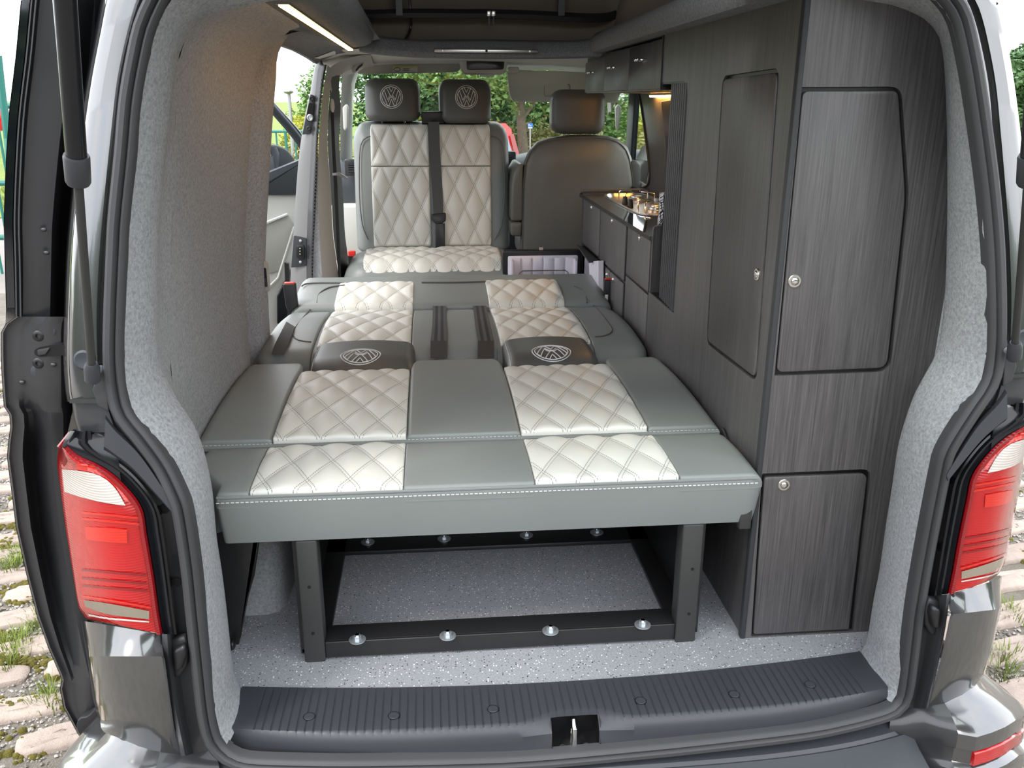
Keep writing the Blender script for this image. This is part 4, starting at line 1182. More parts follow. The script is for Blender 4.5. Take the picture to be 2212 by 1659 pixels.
# buckles
for (px, py, yy, lab, sx) in ((627, 640, 1.80, 'black belt buckle with red button by the sliding door', -1), (1318, 630, 1.86, 'black belt buckle with red button against the kitchen unit', 1)):
    p = oY(px, py, yy)
    bk = thing('belt_buckle', p - V((0, 0, .05)), lab, 'buckle', 'bed belt buckles')
    MB().prism([V((p.x + a, p.y, p.z + b_)) for a, b_ in roundpoly([(-.024, .046), (.022, .046), (.024, -.040), (-.010, -.062), (-.020, -.040)], .006)], (0, .026, 0)).build('housing', M['black'], bk, None, .004)
    MB().box((p.x - .020, p.y + .003, p.z + .044), (p.x + .018, p.y + .023, p.z + .050)).build('release_button', M['red'], bk, None, .002)
    MB().prism([V((p.x + a, p.y + .01, p.z + b_)) for a, b_ in ((-.016, -.04), (.012, -.05), (.0, -.13), (-.02, -.13))], (0, .006, 0)).build('stalk', M['black'], bk)
    if sx > 0: MB().box((p.x - .020, p.y - .001, p.z - .034), (p.x - .008, p.y, p.z - .012)).build('care_label', M['white'], bk)
# steel frame
fz = .30
for x0, x1, y0 in ((-.545, -.500, .262), (.286, .333, .262)):
    lg = MB().box((x0, y0, 0.0), (x1, y0 + .045, fz)).build('leg', M['powder2'], bed, None, .004)
    xm = (x0 + x1) / 2 + (.004 if x0 > 0 else 0)
    for z in (.075, .19): MB().lathe((xm, y0 - .0004, z), (0, -1, 0), [(0, .0038), (.0006, .0038)], 10).build('bolt_hole', M['hole'], lg)
box('front_rail', (-.500, .268, .006), (.286, .276, .046), M['powder'], bed, .002)
box('front_rail_top', (-.500, .274, .037), (.286, .334, .046), M['powder'], bed, .002)
box('side_rail', (-.555, .29, .006), (-.497, .80, .018), M['powder'], bed, .002)
box('side_rail', (.286, .29, .006), (.345, .80, .018), M['powder'], bed, .002)
box('cross_rail', (-.555, .716, .006), (.345, .80, .018), M['powder'], bed, .002)
box('side_plate', (-.556, .29, .006), (-.548, 1.6, .300), M['powder'], bed)
box('side_plate', (.338, .29, .006), (.346, 1.6, .300), M['powder'], bed)
box('back_plate', (-.555, .80, .006), (.345, .808, .300), M['powder'], bed)
box('under_tray', (-.70, .32, .296), (.40, 2.1, .304), M['powder'], bed)
def nut(x, y, z):
    o = MB().lathe((x, y, z), (0, 0, 1), [(0, .0185), (.0018, .0185), (.0022, .0175)], 22).build('washer', M['zinc'], bed, 30)
    MB().lathe((x, y, z + .002), (0, 0, 1), [(0, .0088), (.008, .0088), (.0088, .0078)], 6).build('hex_nut', M['zinc'], o)
    MB().lathe((x, y, z + .009), (0, 0, 1), [(0, .0045), (.005, .0045), (.0055, .003)], 12).build('stud', M['chrome'], o, 40)
for px, py in ((772, 1384), (967, 1376), (1189, 1365), (1388, 1352)):
    p = oZ(px, py - 2, .046); nut(p.x, p.y, .046)
for x in (-.44, -.23, .0, .2): nut(x, .765, .018)
# side bracket by the wheel arch with its gas spring
bq = [(462, 1100), (562, 1150), (556, 1185), (549, 1245), (536, 1290), (514, 1402), (500, 1396), (480, 1240)]
br = MB().prism([oY(x, y, .345) for x, y in bq], (0, .012, 0)).build('side_bracket', M['powder'], bed, None, .002)
MB().prism([oY(x, y, .345) for x, y in ((548, 1150), (562, 1150), (549, 1245), (536, 1290), (520, 1380), (515, 1380))], (-.01, .10, 0)).build('bracket_web', M['powder'], br, None, .002)
a = oY(553, 1160, .46); b_ = oY(549, 1205, .44); c_ = oY(542, 1228, .42); d_ = oY(530, 1248, .41)
MB().tube(resample([a + V((0, 0, .06)), a, b_, c_, d_], 14), .0045, 8).build('spring_rod', M['zinc'], br, 50)
MB().tube([d_, d_ + (d_ - c_).normalized() * .05], .010, 10).build('rod_end', M['black'], br, 50)
p = oY(513, 1400, .33)
MB().sphere(p + V((-.01, 0, .01)), .012, 8, (.6, 1, 1)).build('adjuster_knob', M['black'], br, 50)
# hinge pieces at the wardrobe side
p = oY(1608, 1128, .262); box('end_bracket', (p.x - .013, .255, p.z - .014), (p.x + .013, .30, p.z + .05), M['powder2'], bed, .002)
p = oX(1578, 935, .452); MB().prism([V((.440, p.y - .055, .395)), V((.440, p.y + .02, .43)), V((.440, p.y + .05, .425)), V((.440, p.y + .03, .36))], (.006, 0, 0)).build('hinge_arm', M['powder'], bed, None, .002)
# ------------------------------------------------------------------ fitted furniture
from mathutils.geometry import tessellate_polygon
def holed(name, outer_, holes, f, depth, mat, parent, bev=0):
    """panel with holes: 2D outlines, f(u, v) -> front point, depth vector to the back"""
    loops = [outer_] + list(holes); depth = V(depth)
    tri = tessellate_polygon([[V((x, y, 0)) for x, y in l] for l in loops])
    fl_ = [p for l in loops for p in l]; n = len(fl_)
    A = [f(*p) for p in fl_]; fs = [tuple(t_) for t_ in tri] + [tuple(i + n for i in t_[::-1]) for t_ in tri]
    k = 0
    for l in loops:
        m = len(l)
        for i in range(m): fs.append((k + i, k + (i + 1) % m, n + k + (i + 1) % m, n + k + i))
        k += m
    return MB().add(A + [a + depth for a in A], fs).build(name, mat, parent)
def knob(parent, c, ax, r=.0125, name='push_knob'):
    """round push-button catch: satin collar, chrome button"""
    o = MB().lathe(c, ax, [(0, r), (.0018, r), (.003, r * .92), (.0032, r * .66), (.0012, r * .62)], 22).build(name, M['satin'], parent, 30)
    MB().lathe(V(c) + V(ax) * .0008, ax, [(0, r * .58), (.003, r * .56), (.0045, r * .45), (.005, r * .2)], 18).build('button', M['chrome'], parent, 50)
    return o
YC, XC = 0.265, 0.447
fy = lambda x, z: V((x, YC, z))
fx = lambda y, z: V((XC, y, z))
def yz(l, X=XC): return [((p := oX(a, b, X)).y, p.z) for a, b in l]
def xz(l, Y=YC): return [((p := oY(a, b, Y)).x, p.z) for a, b in l]
wd = thing('wardrobe', (.62, .75, 0), 'tall dark grey wood-grain wardrobe unit facing the rear doorway', 'wardrobe')
# rear face
ud = roundpoly(xz([(1729, 188), (1947, 187), (1964, 425), (1923, 803), (1673, 812)]), [.002, .022, .03, .03, .002])
ldr = roundpoly([(p[0], p[1]) for p in xz([(1646, 1023), (1882, 1013), (1842, 1376), (1622, 1382)])], [.004, .022, .001, .001])
ldr = [(x, max(z, .004)) for x, z in ldr]
outer_ = [(.4515, .002), (.80, .002), (.80, 1.372), (.4515, 1.372)]
u_hole = ud; l_hole = ldr
holed('rear_panel', [(.4515, .0), (.80, .0), (.80, .95), (.787, 1.108), (.760, 1.205), (.705, 1.33), (.64, 1.372), (.4515, 1.372)], [[(max(x, .4518), z) for x, z in u_hole], [(max(x, .4518), max(z, .0006)) for x, z in l_hole]], fy, (0, .016, 0), M['wood'], wd)
box('gap_backing', (.4517, YC + .010, .001), (.73, YC + .014, 1.21), M['gap'], wd)
for hole, kp, nm in ((ud, (1716, 607), 'upper_door'), (ldr, (1693, 1047), 'lower_door')):
    d = offset_poly(hole, .0075)
    if nm == 'upper_door': d = roundpoly(xz([(1734, 197), (1939, 196), (1955, 425), (1915, 794), (1678, 804)]), [.012, .012, .03, .022, .014])
    else: d = roundpoly([(x, max(z, .010)) for x, z in xz([(1651, 1031), (1873, 1023), (1832, 1366), (1627, 1374)])], [.008, .016, .002, .006])
    dr = MB().prism([V((x, YC - .0015, z)) for x, z in d], (0, .012, 0)).build(nm, M['wood'], wd, None, .0016)
    c = oY(kp[0], kp[1], YC - .0015); knob(dr, c, (0, -1, 0), .0135)
# corner post
MB().prism([V((x, y, 0.0)) for x, y in ((.4405, .2635), (.4515, .2625), (.4515, .285), (.4475, .285), (.4405, .280))], (0, 0, 1.372)).build('corner_post', M['post'], wd, None, .002)
# side panel with tall door and recess
sdoor = roundpoly(yz([(1561, 164), (1684, 146), (1634, 826), (1526, 741)]), [.03, .028, .03, .03])
holed('side_panel', [(.285, 0.0), (1.284, 0.0), (1.284, .594), (.988, .594), (.988, 1.19), (1.0, 1.218), (1.03, 1.228), (1.284, 1.228), (1.284, 1.366), (.285, 1.366)], [sdoor], fx, (.016, 0, 0), M['wood'], wd)
box('side_gap_backing', (XC + .010, .29, .01), (XC + .013, .97, 1.35), M['gap'], wd)
dr = MB().prism([V((XC - .001, y, z)) for y, z in offset_poly(sdoor, .0085)], (.010, 0, 0)).build('side_door', M['wood'], wd, None, .0016)
knob(dr, oX(1636, 593, XC - .001), (-1, 0, 0), .0135)
# recess with sliding tambour shutter
sh = link('recess_shelf', MB().prism([V((XC + .001, .986, .588)), V((XC + .001, 1.275, .588)), V((.60, 1.275, .588)), V((.60, .986, .588))], (0, 0, .008)).mesh('recess_shelf'), M['edge'], wd)
box('recess_top', (XC + .001, .986, 1.222), (.60, 1.275, 1.230), M['edge'], wd)
tb = thing('tambour_shutter', (.475, 1.13, .596), 'ribbed dark tambour shutter closing the recess beside the hob', 'shutter')
A_, B_ = V((.456, .994, 0)), V((.468, 1.195, 0))
ns = 8
for k in range(ns):
    a = A_.lerp(B_, k / ns); c = A_.lerp(B_, (k + 1) / ns); u = (c - a); n_ = V((-u.y, u.x, 0)).normalized()
    pf = [a + u * .10, a + u * .16 + n_ * .008, a + u * .35 + n_ * .012, a + u * .65 + n_ * .012, a + u * .84 + n_ * .008, a + u * .90, a + u * .98, a + u * .98 - n_ * .006, a + u * .02 - n_ * .006, a + u * .02]
    MB().prism([p + V((0, 0, .598)) for p in pf], (0, 0, .624)).build('slat', M['plastic'], tb, 50)
# end panel of the kitchen seen past the recess
ep = MB().prism([V((x, 1.266, z)) for x, z in roundpoly([(.4475, .596), (.500, .596), (.500, .806), (.4475, .806)], [.001, .001, .002, .014])], (0, .014, 0)).build('end_panel', M['wood'], wd)
box('inner_wall', (.62, .30, 0.0), (.63, 1.27, 1.36), M['edge'], wd)
MB().box((.60, .98, .59), (.615, 1.28, 1.23)).build('recess_back', M['edge'], wd)
# ------------------------------------------------------------------ kitchen unit
ku = thing('kitchen_unit', (.6, 1.93, 0), 'dark grey wood-grain kitchen base unit with chrome push catches', 'kitchen unit')
box('carcass', (XC + .006, 1.282, .0), (.752, 2.10, .757), M['edge'], ku)
box('carcass_upper', (XC + .006, 2.10, .552), (.752, 2.572, .757), M['edge'], ku)
box('end_board', (XC + .002, 2.548, .0), (.752, 2.566, .775), M['wood'], ku)
fr_ = [('drop_front', 2.125, 2.520, .560, .764, (2.31, .742)), ('drop_front', 1.642, 2.108, .556, .764, (1.878, .742)), ('drop_front', 1.290, 1.612, .590, .764, (1.429, .744)),
       ('cupboard_door', 1.888, 2.100, .01, .546, (1.938, .523)), ('cupboard_door', 1.650, 1.880, .01, .546, (1.818, .527)), ('cupboard_door', 1.290, 1.612, .01, .582, None)]
for nm, y0, y1, z0, z1, k in fr_:
    d = MB().prism([V((XC - .001, y, z)) for y, z in rrect(y0, z0, y1, z1, .006)], (.010, 0, 0)).build(nm, M['wood'], ku, None, .0014)
    if k: knob(d, (XC - .001, k[0], k[1]), (-1, 0, 0), .0125)
wt = thing('worktop', (.6, 1.93, .757), 'glossy black speckled kitchen worktop with the hob let in', 'worktop')
hob_c = V((.632, 2.18, .772))
hole = [(.632 + .105 * math.copysign(abs(math.cos(a)) ** .45, math.cos(a)), 2.16 + .39 * math.copysign(abs(math.sin(a)) ** .5, math.sin(a))) for a in [2 * PI * k / 36 for k in range(36)]]
holed('slab', rrect(XC - .004, 1.282, .754, 2.60, .004, 2), [hole], lambda x, y: V((x, y, .772)), (0, 0, -.014), M['worktop'], wt)
box('front_edge', (XC - .0055, 1.284, .757), (XC - .003, 2.60, .7715), M['edge'], wt)
MB().prism([V((x, y, .772)) for x, y in roundpoly([(XC - .002, 2.585), (.752, 2.585), (.752, 2.602), (XC - .002, 2.602)], .004)], (0, 0, .020)).build('upstand', M['wood'], wt, None, .003)
hb_ = thing('gas_hob', (hob_c.x, 2.16, .76), 'stainless steel two-burner gas hob let into the worktop', 'hob')
rim_o = [(.632 + .112 * math.copysign(abs(math.cos(a)) ** .45, math.cos(a)), 2.16 + .40 * math.copysign(abs(math.sin(a)) ** .5, math.sin(a))) for a in [2 * PI * k / 48 for k in range(48)]]
rim_i = [(.632 + (x - .632) * .90, 2.16 + (y - 2.16) * .965) for x, y in rim_o]; tray = [(.632 + (x - .632) * .84, 2.16 + (y - 2.16) * .94) for x, y in rim_o]
MB().loft([[V((x, y, .7725)) for x, y in rim_o], [V((x, y, .7765)) for x, y in [(.632 + (a - .632) * .985, 2.16 + (b - 2.16) * .995) for a, b in rim_o]], [V((x, y, .7765)) for x, y in rim_i], [V((x, y, .764)) for x, y in tray]], True).build('rim', M['alu'], hb_, 40)
MB().add([V((x, y, .764)) for x, y in tray], [tuple(range(48))]).build('tray', M['alu'], hb_)
for (bx, by, r) in ((.645, 2.33, .045), (.640, 1.98, .036)):
    MB().lathe((bx, by, .764), (0, 0, 1), [(0, r), (.006, r), (.008, r * .8), (.016, r * .72), (.018, r * .6), (.022, r * .58), (.024, r * .45)], 24).build('burner', M['alu'], hb_, 40)
    for k in range(4):
        a = PI / 4 + k * PI / 2; u = V((math.cos(a), math.sin(a), 0)); p = V((bx, by, 0))
        MB().tube(resample([p + u * (r + .045) + V((0, 0, .764)), p + u * (r + .045) + V((0, 0, .800)), p + u * (r + .030) + V((0, 0, .806)), p + u * .022 + V((0, 0, .806))], 12, False), .0028, 6).build('pan_support', M['chrome'], hb_, 50)
for y in (2.20, 2.10): MB().lathe((.565, y, .764), (0, 0, 1), [(0, .013), (.012, .012), (.03, .009), (.034, .007)], 14).build('control_knob', M['black'], hb_, 40)
# fridge with its door open
fd = thing('fridge', (.5, 2.33, 0), 'built-in fridge with white liner and its door standing open', 'fridge')
fy0 = 2.50
holed('cabinet_front', [(2.128, .0), (2.512, .0), (2.512, .545), (2.128, .545)], [rrect(2.150, .03, 2.490, .525, .01)], lambda y, z: V((XC - .004, y, z)), (.012, 0, 0), M['black'], fd)
lin = MB(); y0, y1, z0, z1, xd = 2.150, 2.490, .03, .525, .70
lin.add([(XC, y0, z0), (XC, y1, z0), (XC, y1, z1), (XC, y0, z1), (xd, y0, z0), (xd, y1, z0), (xd, y1, z1), (xd, y0, z1)], [(4, 5, 6, 7), (0, 1, 5, 4), (1, 2, 6, 5), (2, 3, 7, 6), (3, 0, 4, 7)])
lin.build('liner', M['fridge_white'], fd)
sb1 = MB().prism([oX(x, y, .42) for x, y in ((1272, 566), (1293, 563), (1293, 640), (1275, 640))], (.02, 0, 0)).build('inner_flap', M['fridge_white'], fd)
lg_ = [oZ(x, y, .549) for x, y in ((1245, 527), (1260, 534), (1294, 561), (1272, 565))]
MB().prism(lg_, (0, 0, -.007)).build('top_ledge', M['plastic'], fd, None, .001)
dx0, dx1 = oY(1086, 560, fy0).x, .440
zt = oY(1170, 541, fy0).z
dd = MB().prism([V((x, fy0, z)) for x, z in rrect(dx0, .06, dx1, zt, .012)], (0, .045, 0)).build('door', M['black'], fd, None, .003)
ix0, ix1, it = oY(1097, 560, fy0).x, oY(1248, 560, fy0).x, oY(1170, 552, fy0).z
MB().prism([V((x, fy0 - .004, z)) for x, z in rrect(ix0, .09, ix1, it, .008)], (0, .006, 0)).build('door_liner', M['fridge_white'], dd, None, .002)
nb = 6
for k in range(nb):
    a = lerp(ix0 + .012, ix1 - .012, k / nb); b_ = lerp(ix0 + .012, ix1 - .012, (k + 1) / nb)
    MB().prism([V((x, fy0 - .012, z)) for x, z in rrect(a + .003, it - .10, b_ - .003, it - .008, .004)], (0, .009, 0)).build('moulded_rib', M['fridge_white'], dd, None, .004)
for s, a in ((1, ix0 + .008), (-1, ix1 - .008)):
    MB().prism([V((a, fy0 - .045, .33)), V((a, fy0 - .045, it - .02)), V((a, fy0 - .02, it - .012)), V((a, fy0, it - .012)), V((a, fy0, .33))], (s * .014, 0, 0)).build('rack_end', M['fridge_white'], dd, None, .003)
MB().tube(resample([V((ix0 + .045, fy0 - .04, it - .085)), V((ix0 + .055, fy0 - .04, it - .062)), V((ix1 - .055, fy0 - .04, it - .062)), V((ix1 - .045, fy0 - .04, it - .085))], 16, False), .003, 6).build('bottle_rail', M['chrome'], dd, 50)
p = oY(1169, 539, fy0 + .02); box('latch_tab', (p.x - .008, fy0 + .01, zt - .002), (p.x + .008, fy0 + .03, zt + .010), M['trim2'], dd, .001)
# tea towel
tw = MB()
tp = [oY(x, 418, 1.31) for x in (1431, 1443)]
a0, a1 = oY(1427, 416, 1.31), oY(1446, 416, 1.31); b0, b1 = oY(1423, 488, 1.285), oY(1441, 490, 1.285)
rows = []
for k in range(12):
    s = k / 11
    l = a0.lerp(b0, s); r_ = a1.lerp(b1, s); wv = .004 * math.sin(s * 9)
    rows.append([l + V((0, wv, 0)), l.lerp(r_, .33) + V((0, wv - .006, 0)), l.lerp(r_, .66) + V((0, wv + .004, 0)), r_ + V((0, wv, 0)), r_ + V((.02, .02 + wv, 0)), l + V((0, .012 + wv, 0))])
o = tw.loft(rows, True, True).build('tea_towel', M['towel'], None, 50)
tag(o, 'white tea towel with black printed pattern hanging beside the hob', 'towel')
# overhead lockers
ov = thing('overhead_locker', (.6, 1.93, 1.21), 'row of three dark overhead lockers with paired chrome catches', 'locker')
yb = [oX(x, 190, XC).y for x in (1264.5, 1303.6, 1356.6, 1430)]
yb = [2.565, oX(1303.8, 192, XC).y, oX(1356.8, 187, XC).y, 1.268]
box('carcass', (XC + .008, 1.268, 1.211), (.715, 2.560, 1.35), M['edge'], ov)
box('underside', (XC + .006, 1.268, 1.207), (.757, 2.562, 1.212), M['wood'], ov)
for k in range(3):
    y1, y0 = yb[k] - .003, yb[k + 1] + .003
    ztop = lambda y: 1.350 - .018 * (y - 1.27) / 1.3
    d = MB().prism([V((XC - .001, y0, 1.210)), V((XC - .001, y1 - (.0 if k else .004), 1.210)), V((XC - .001, y1, 1.216)), V((XC - .001, y1, ztop(y1) - (.0 if k else .006))), V((XC - .001, y1 - (.0 if k else .008), ztop(y1))), V((XC - .001, y0, ztop(y0)))], (.011, 0, 0)).build('locker_door', M['wood'], ov, None, .0014)
    kx, ky = ((1280, 157), (1325, 146), (1386, 129))[k]
    c = oX(kx, ky, XC - .002)
    for s in (-1, 1):
        q = c + V((0, s * .013 * (1 + .25 * (2 - k)), 0))
        o = MB().lathe(q, (-1, 0, 0), [(0, .006), (.003, .006), (.006, .004), (.012, .0038), (.015, .0068), (.019, .0064), (.021, .004)], 12).build('catch_knob', M['chrome'], d, 50)
box('divider', (XC - .004, 1.262, 1.207), (XC + .05, 1.270, 1.366), M['edge'], ov)
# LED under the lockers
a, b_ = oX(1406, 199, .735), oX(1452, 194, .735)
kl = thing('kitchen_led_strip', (a + b_) * .5, 'short glowing warm LED strip beneath the overhead lockers', 'led light')
MB().tube([V((.735, a.y, 1.197)), V((.735, b_.y - .45, 1.197))], .006, 8).build('diffuser', M['led_k'], kl)
box('channel', (.725, b_.y - .46, 1.199), (.745, a.y + .01, 1.2075), M['alu'], kl)
# dark wall-mounted screen on the back panel
s0 = [oX(x, y, .735) for x, y in ((1428, 219), (1470, 212), (1470, 340), (1441, 345))]
sc_ = thing('wall_screen', s0[0], 'slim black screen fixed to the wood back panel above the hob', 'screen')
MB().prism(s0, (.016, 0, 0)).build('housing', M['black'], sc_, None, .002)
# ------------------------------------------------------------------ cab: swivelled double seat
bs = thing('double_seat', (-.22, 3.0, -.05), 'rear-facing double cab seat in slate leather with ivory quilted panels', 'seat')
BY, BK = 3.03, .20                                    # back plane y = BY + BK * (z - .46)
def TB(p): return V((p.x, BY + BK * (p.y - .46) - p.z, p.y))
def ob(px, py):
    p = oP(px, py, V((0, BY, .46)), V((0, 1, -BK))); return p
bx = [ob(x, 400).x for x in (768, 806, 930, 950, 1058, 1098)]
bz = [ob(930, y).z for y in (528, 263)]
zl, zu = .465, bz[1]
bk_ = pad('backrest', bs, M['leather'], bx[0], bx[5], zl - .02, zu, lambda x, y: .075 + .02 * math.sin(PI * min(1, max(0, (y - zl) / (zu - zl)))), -.10, (.06, .06, .03, .10), T=TB, step=.03)
QS = (.098, .205, .011)
zfb = lambda x, y: .086 + .02 * math.sin(PI * min(1, max(0, (y - zl) / (zu - zl))))
ql, qr = [], []
for x0, x1 in ((bx[1], bx[2] - .002), (bx[3] - .010, bx[4])):
    zm = ob(930, 356).z
    pad('quilted_panel', bk_, M['quilt'], x0, x1, zl + .012, zm - .002, zfb, .02, (.006, .008, .02, .004), q=QS, T=TB)
    pad('quilted_panel', bk_, M['quilt'], x0, x1, zm + .002, zu - .012, zfb, .02, (.006, .008, .004, .035), q=QS, T=TB)
for pts in (((806, 292), (788, 300), (780, 330), (780, 420), (786, 480), (798, 512)), ((1058, 292), (1076, 300), (1084, 330), (1086, 420), (1080, 480), (1066, 512))):
    seam('side_seam', bk_, [TB(V((q.x, q.z, zfb(q.x, q.z) - .002))) for q in [ob(*p_) for p_ in pts]], .003)
# seat cushion
sy0, sy1 = 2.49, 3.02
sx0, sx1 = bx[0] - .035, bx[5] + .03
zs_ = lambda x, y: .468 + .02 * math.sin(PI * min(1, max(0, (y - sy0) / .52))) - .02 * max(0, (y - 2.8) / .2)
sc2 = pad('seat_cushion', bs, M['leather'], sx0, sx1, sy0, sy1, zs_, .22, (.10, .10, .09, .03), step=.03)
pad('quilted_panel', sc2, M['quilt'], bx[1] - .03, bx[4] + .02, sy0 + .01, 2.80, lambda x, y: zs_(x, y) + .008, .36, (.012, .012, .085, .01), q=(.098, .12, .012))
pad('quilted_panel', sc2, M['quilt'], bx[1], bx[2] - .01, 2.80, 3.0, lambda x, y: zs_(x, y) + .008, .40, (.01, .01, .01, .02), q=(.098, .12, .010))
pad('quilted_panel', sc2, M['quilt'], bx[3] - .0, bx[4], 2.80, 3.0, lambda x, y: zs_(x, y) + .008, .40, (.01, .01, .01, .02), q=(.098, .12, .010))
box('seat_base', (sx0 + .06, 2.62, -.05), (sx1 - .06, 3.10, .30), M['black'], bs, .01)
for (x0, x1, y0, y1, lx, ly) in ((791, 906, 170, 262, 847, 209), (949, 1059, 172, 266, 1006, 210)):
    a = ob(x0, y1); b_ = ob(x1, y0)
    zf_ = lambda x, y, A=a, B=b_: .070 + .022 * math.sin(PI * min(1, max(0, (x - A.x) / (B.x - A.x)))) 
    h = pad('headrest', bs, M['leather2'], a.x, b_.x, a.z, b_.z, zf_, -.06, (.05, .05, .035, .05), T=TB, step=.012)
    c = ob(lx, ly)
    roundel('round_emblem', h, V((c.x, c.z, 0)), (1, 0, 0), (0, 1, 0), .054, lambda p, z_=zf_: TB(V((p.x, p.y, z_(p.x, p.y) + .0006))))
    for s in (.3, .7): MB().tube([TB(V((lerp(a.x, b_.x, s), a.z - .06, .01))), TB(V((lerp(a.x, b_.x, s), a.z + .03, .01)))], .006, 8).build('headrest_post', M['chrome'], h, 40)
box('belt_guide', (bx[2] - .035, 3.10, zu - .01), (bx[3] + .03, 3.16, zu + .05), M['black'], bs, .006)
# centre belt
blt = thing('cab_seat_belt', ob(945, 500), 'black cab seat belt hanging between the two quilted backrests', 'seat belt')
def TBp(px, py, off): q = ob(px, py); return TB(V((q.x, q.z, off)))
rows = [[TBp(a, y, .118), TBp(b_, y, .118)] for a, b_, y in ((925, 948, 262), (926, 949, 300), (930, 952, 360), (934, 956, 420), (936, 957, 460))]
MB().loft(rows).build('webbing', M['web2'], blt, 50)
MB().prism([TBp(x, y, .135) for x, y in roundpoly([(931, 456), (962, 452), (962, 470), (954, 476), (940, 476), (931, 466)], 4)], (0, .012, 0)).build('tongue_cap', M['black'], blt, None, .004)
MB().prism([TBp(x, y, .128) for x, y in roundpoly([(944, 466), (958, 466), (957, 482), (946, 482)], 3)], (0, .004, 0)).build('steel_tongue', M['chrome'], blt)
MB().prism([TBp(x, y, .13) for x, y in roundpoly([(940, 474), (960, 474), (960, 528), (940, 528)], 4)], (0, .02, 0)).build('lower_webbing', M['black'], blt, None, .003)
for px, py in ((950, 534), (760, 548)):
    q = oY(px, py, 2.96); b2 = thing('cab_belt_buckle', q - V((0, 0, .02)), 'red-buttoned belt socket ' + ('between the quilted seat halves' if px > 900 else 'at the door side of the double seat'), 'buckle')
    box('button', (q.x - .018, q.y - .004, q.z - .014), (q.x + .018, q.y + .02, q.z + .014), M['red'], b2, .004); box('socket', (q.x - .022, q.y, q.z - .09), (q.x + .022, q.y + .03, q.z - .008), M['black'], b2, .004)
# ------------------------------------------------------------------ driver's seat seen from behind
ds = thing('driver_seat', (.50, 3.0, -.05), 'grey leather driver seat seen from behind beside the kitchen', 'seat')
DY2 = 2.86
out = [(1124, 545), (1124, 450), (1126, 395), (1131, 352), (1142, 325), (1160, 306), (1190, 297), (1230, 292), (1275, 291), (1312, 294), (1338, 302), (1355, 318), (1364, 342), (1370, 380), (1375, 450), (1378, 545), (1378, 640), (1250, 640), (1124, 640)]
def lvl(k, ins, dy):
    c = V((1250, 440))
    return [oY(x + (c.x - x) * ins, y + (460 - y) * ins, DY2 + dy) for x, y in out]
rows = [lvl(0, .0, .17), lvl(0, -.004, .10), lvl(0, 0, .05), lvl(0, .035, .015), lvl(0, .10, .0), lvl(0, .4, -.008), lvl(0, .9, -.010)]
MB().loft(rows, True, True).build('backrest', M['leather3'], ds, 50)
seam('back_seam', ds, [p + V((0, -.001, 0)) for p in lvl(0, .035, .015)[:16]], .003)
hb2 = [oY(x, y, DY2) for x, y in ((1193, 290), (1313, 193))]
TD = lambda p: V((p.x, DY2 + .03 - p.z, p.y))
h = pad('headrest', ds, M['leather2'], hb2[0].x, hb2[1].x, hb2[0].z, hb2[1].z, lambda x, y: .03 + .012 * math.sin(PI * (x - hb2[0].x) / (hb2[1].x - hb2[0].x)), -.08, (.06, .05, .045, .05), T=TD, step=.012)
for s in (.27, .76):
    x = lerp(hb2[0].x, hb2[1].x, s); MB().tube([V((x, DY2 + .06, hb2[0].z - .07)), V((x, DY2 + .06, hb2[0].z + .03))], .007, 8).build('headrest_post', M['chrome'], h, 40)
def arm(pts, dy0, dy1, name):
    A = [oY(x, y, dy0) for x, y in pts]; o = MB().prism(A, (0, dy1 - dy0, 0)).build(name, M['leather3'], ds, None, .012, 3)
    return o
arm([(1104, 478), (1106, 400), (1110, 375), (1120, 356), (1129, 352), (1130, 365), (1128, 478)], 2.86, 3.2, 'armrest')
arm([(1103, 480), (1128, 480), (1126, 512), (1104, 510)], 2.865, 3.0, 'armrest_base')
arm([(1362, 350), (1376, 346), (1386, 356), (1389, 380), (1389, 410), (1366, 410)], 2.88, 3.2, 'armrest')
box('seat_base', (.24, 2.92, -.05), (.76, 3.4, .42), M['black'], ds, .02)
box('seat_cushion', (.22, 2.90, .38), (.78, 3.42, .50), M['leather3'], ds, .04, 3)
# ------------------------------------------------------------------ B-pillar behind the front door (passenger side)
PB = 2.52
C0 = [(690, 120), (679, 144), (670, 200), (664, 225), (652, 291), (645, 346), (639, 421), (634, 503), (629, 557), (627, 618), (624, 690)]
C1 = [(694, 128), (687, 148), (681, 204), (679, 228), (674, 290), (671, 346), (667, 421), (663, 503), (662, 557), (662, 618), (660, 690)]
C2 = [(699, 140), (694, 163), (690, 204), (688, 228), (682, 297), (680, 346), (676, 421), (673, 503), (672, 557), (671, 618), (670, 690)]
C3 = [(706, 140), (701, 165), (695, 204), (693, 228), (687, 297), (686, 346), (683, 421), (679, 503), (677, 557), (676, 618), (675, 690)]
C4 = [(708, 140), (703, 165), (697, 204), (695, 228), (689, 297), (688, 346), (687, 421), (690, 503), (693, 557), (697, 618), (700, 690)]
C5 = [(716, 148), (714, 165), (712, 204), (710, 228), (707, 297), (709, 346), (715, 421), (719, 503), (726, 557), (733, 618), (738, 690)]
bp = thing('trim_1', (-.72, PB, 0), kind='structure')
def bl(A, B, ya, yb_, mat, name, mid=None, n=24):
    A2 = resample([oY(x, y, ya) for x, y in A], n); B2 = resample([oY(x, y, yb_) for x, y in B], n)
    rows = []
    for a, b_ in zip(A2, B2):
        r_ = [a]
        if mid: r_.append(a.lerp(b_, .5) + V((0, mid, 0)))
        r_.append(b_); rows.append(r_)
    return MB().loft(rows).build(name, mat, bp, 50)
bl(C0, C1, PB + .03, PB, M['paint_pillar'], 'pillar_shut_face', -.008)
bl(C1, C2, PB, PB - .02, M['paint_in'], 'pillar_edge')
bl(C2, C3, PB - .025, PB - .02, M['rubber2'], 'ribbed_seal', -.01)
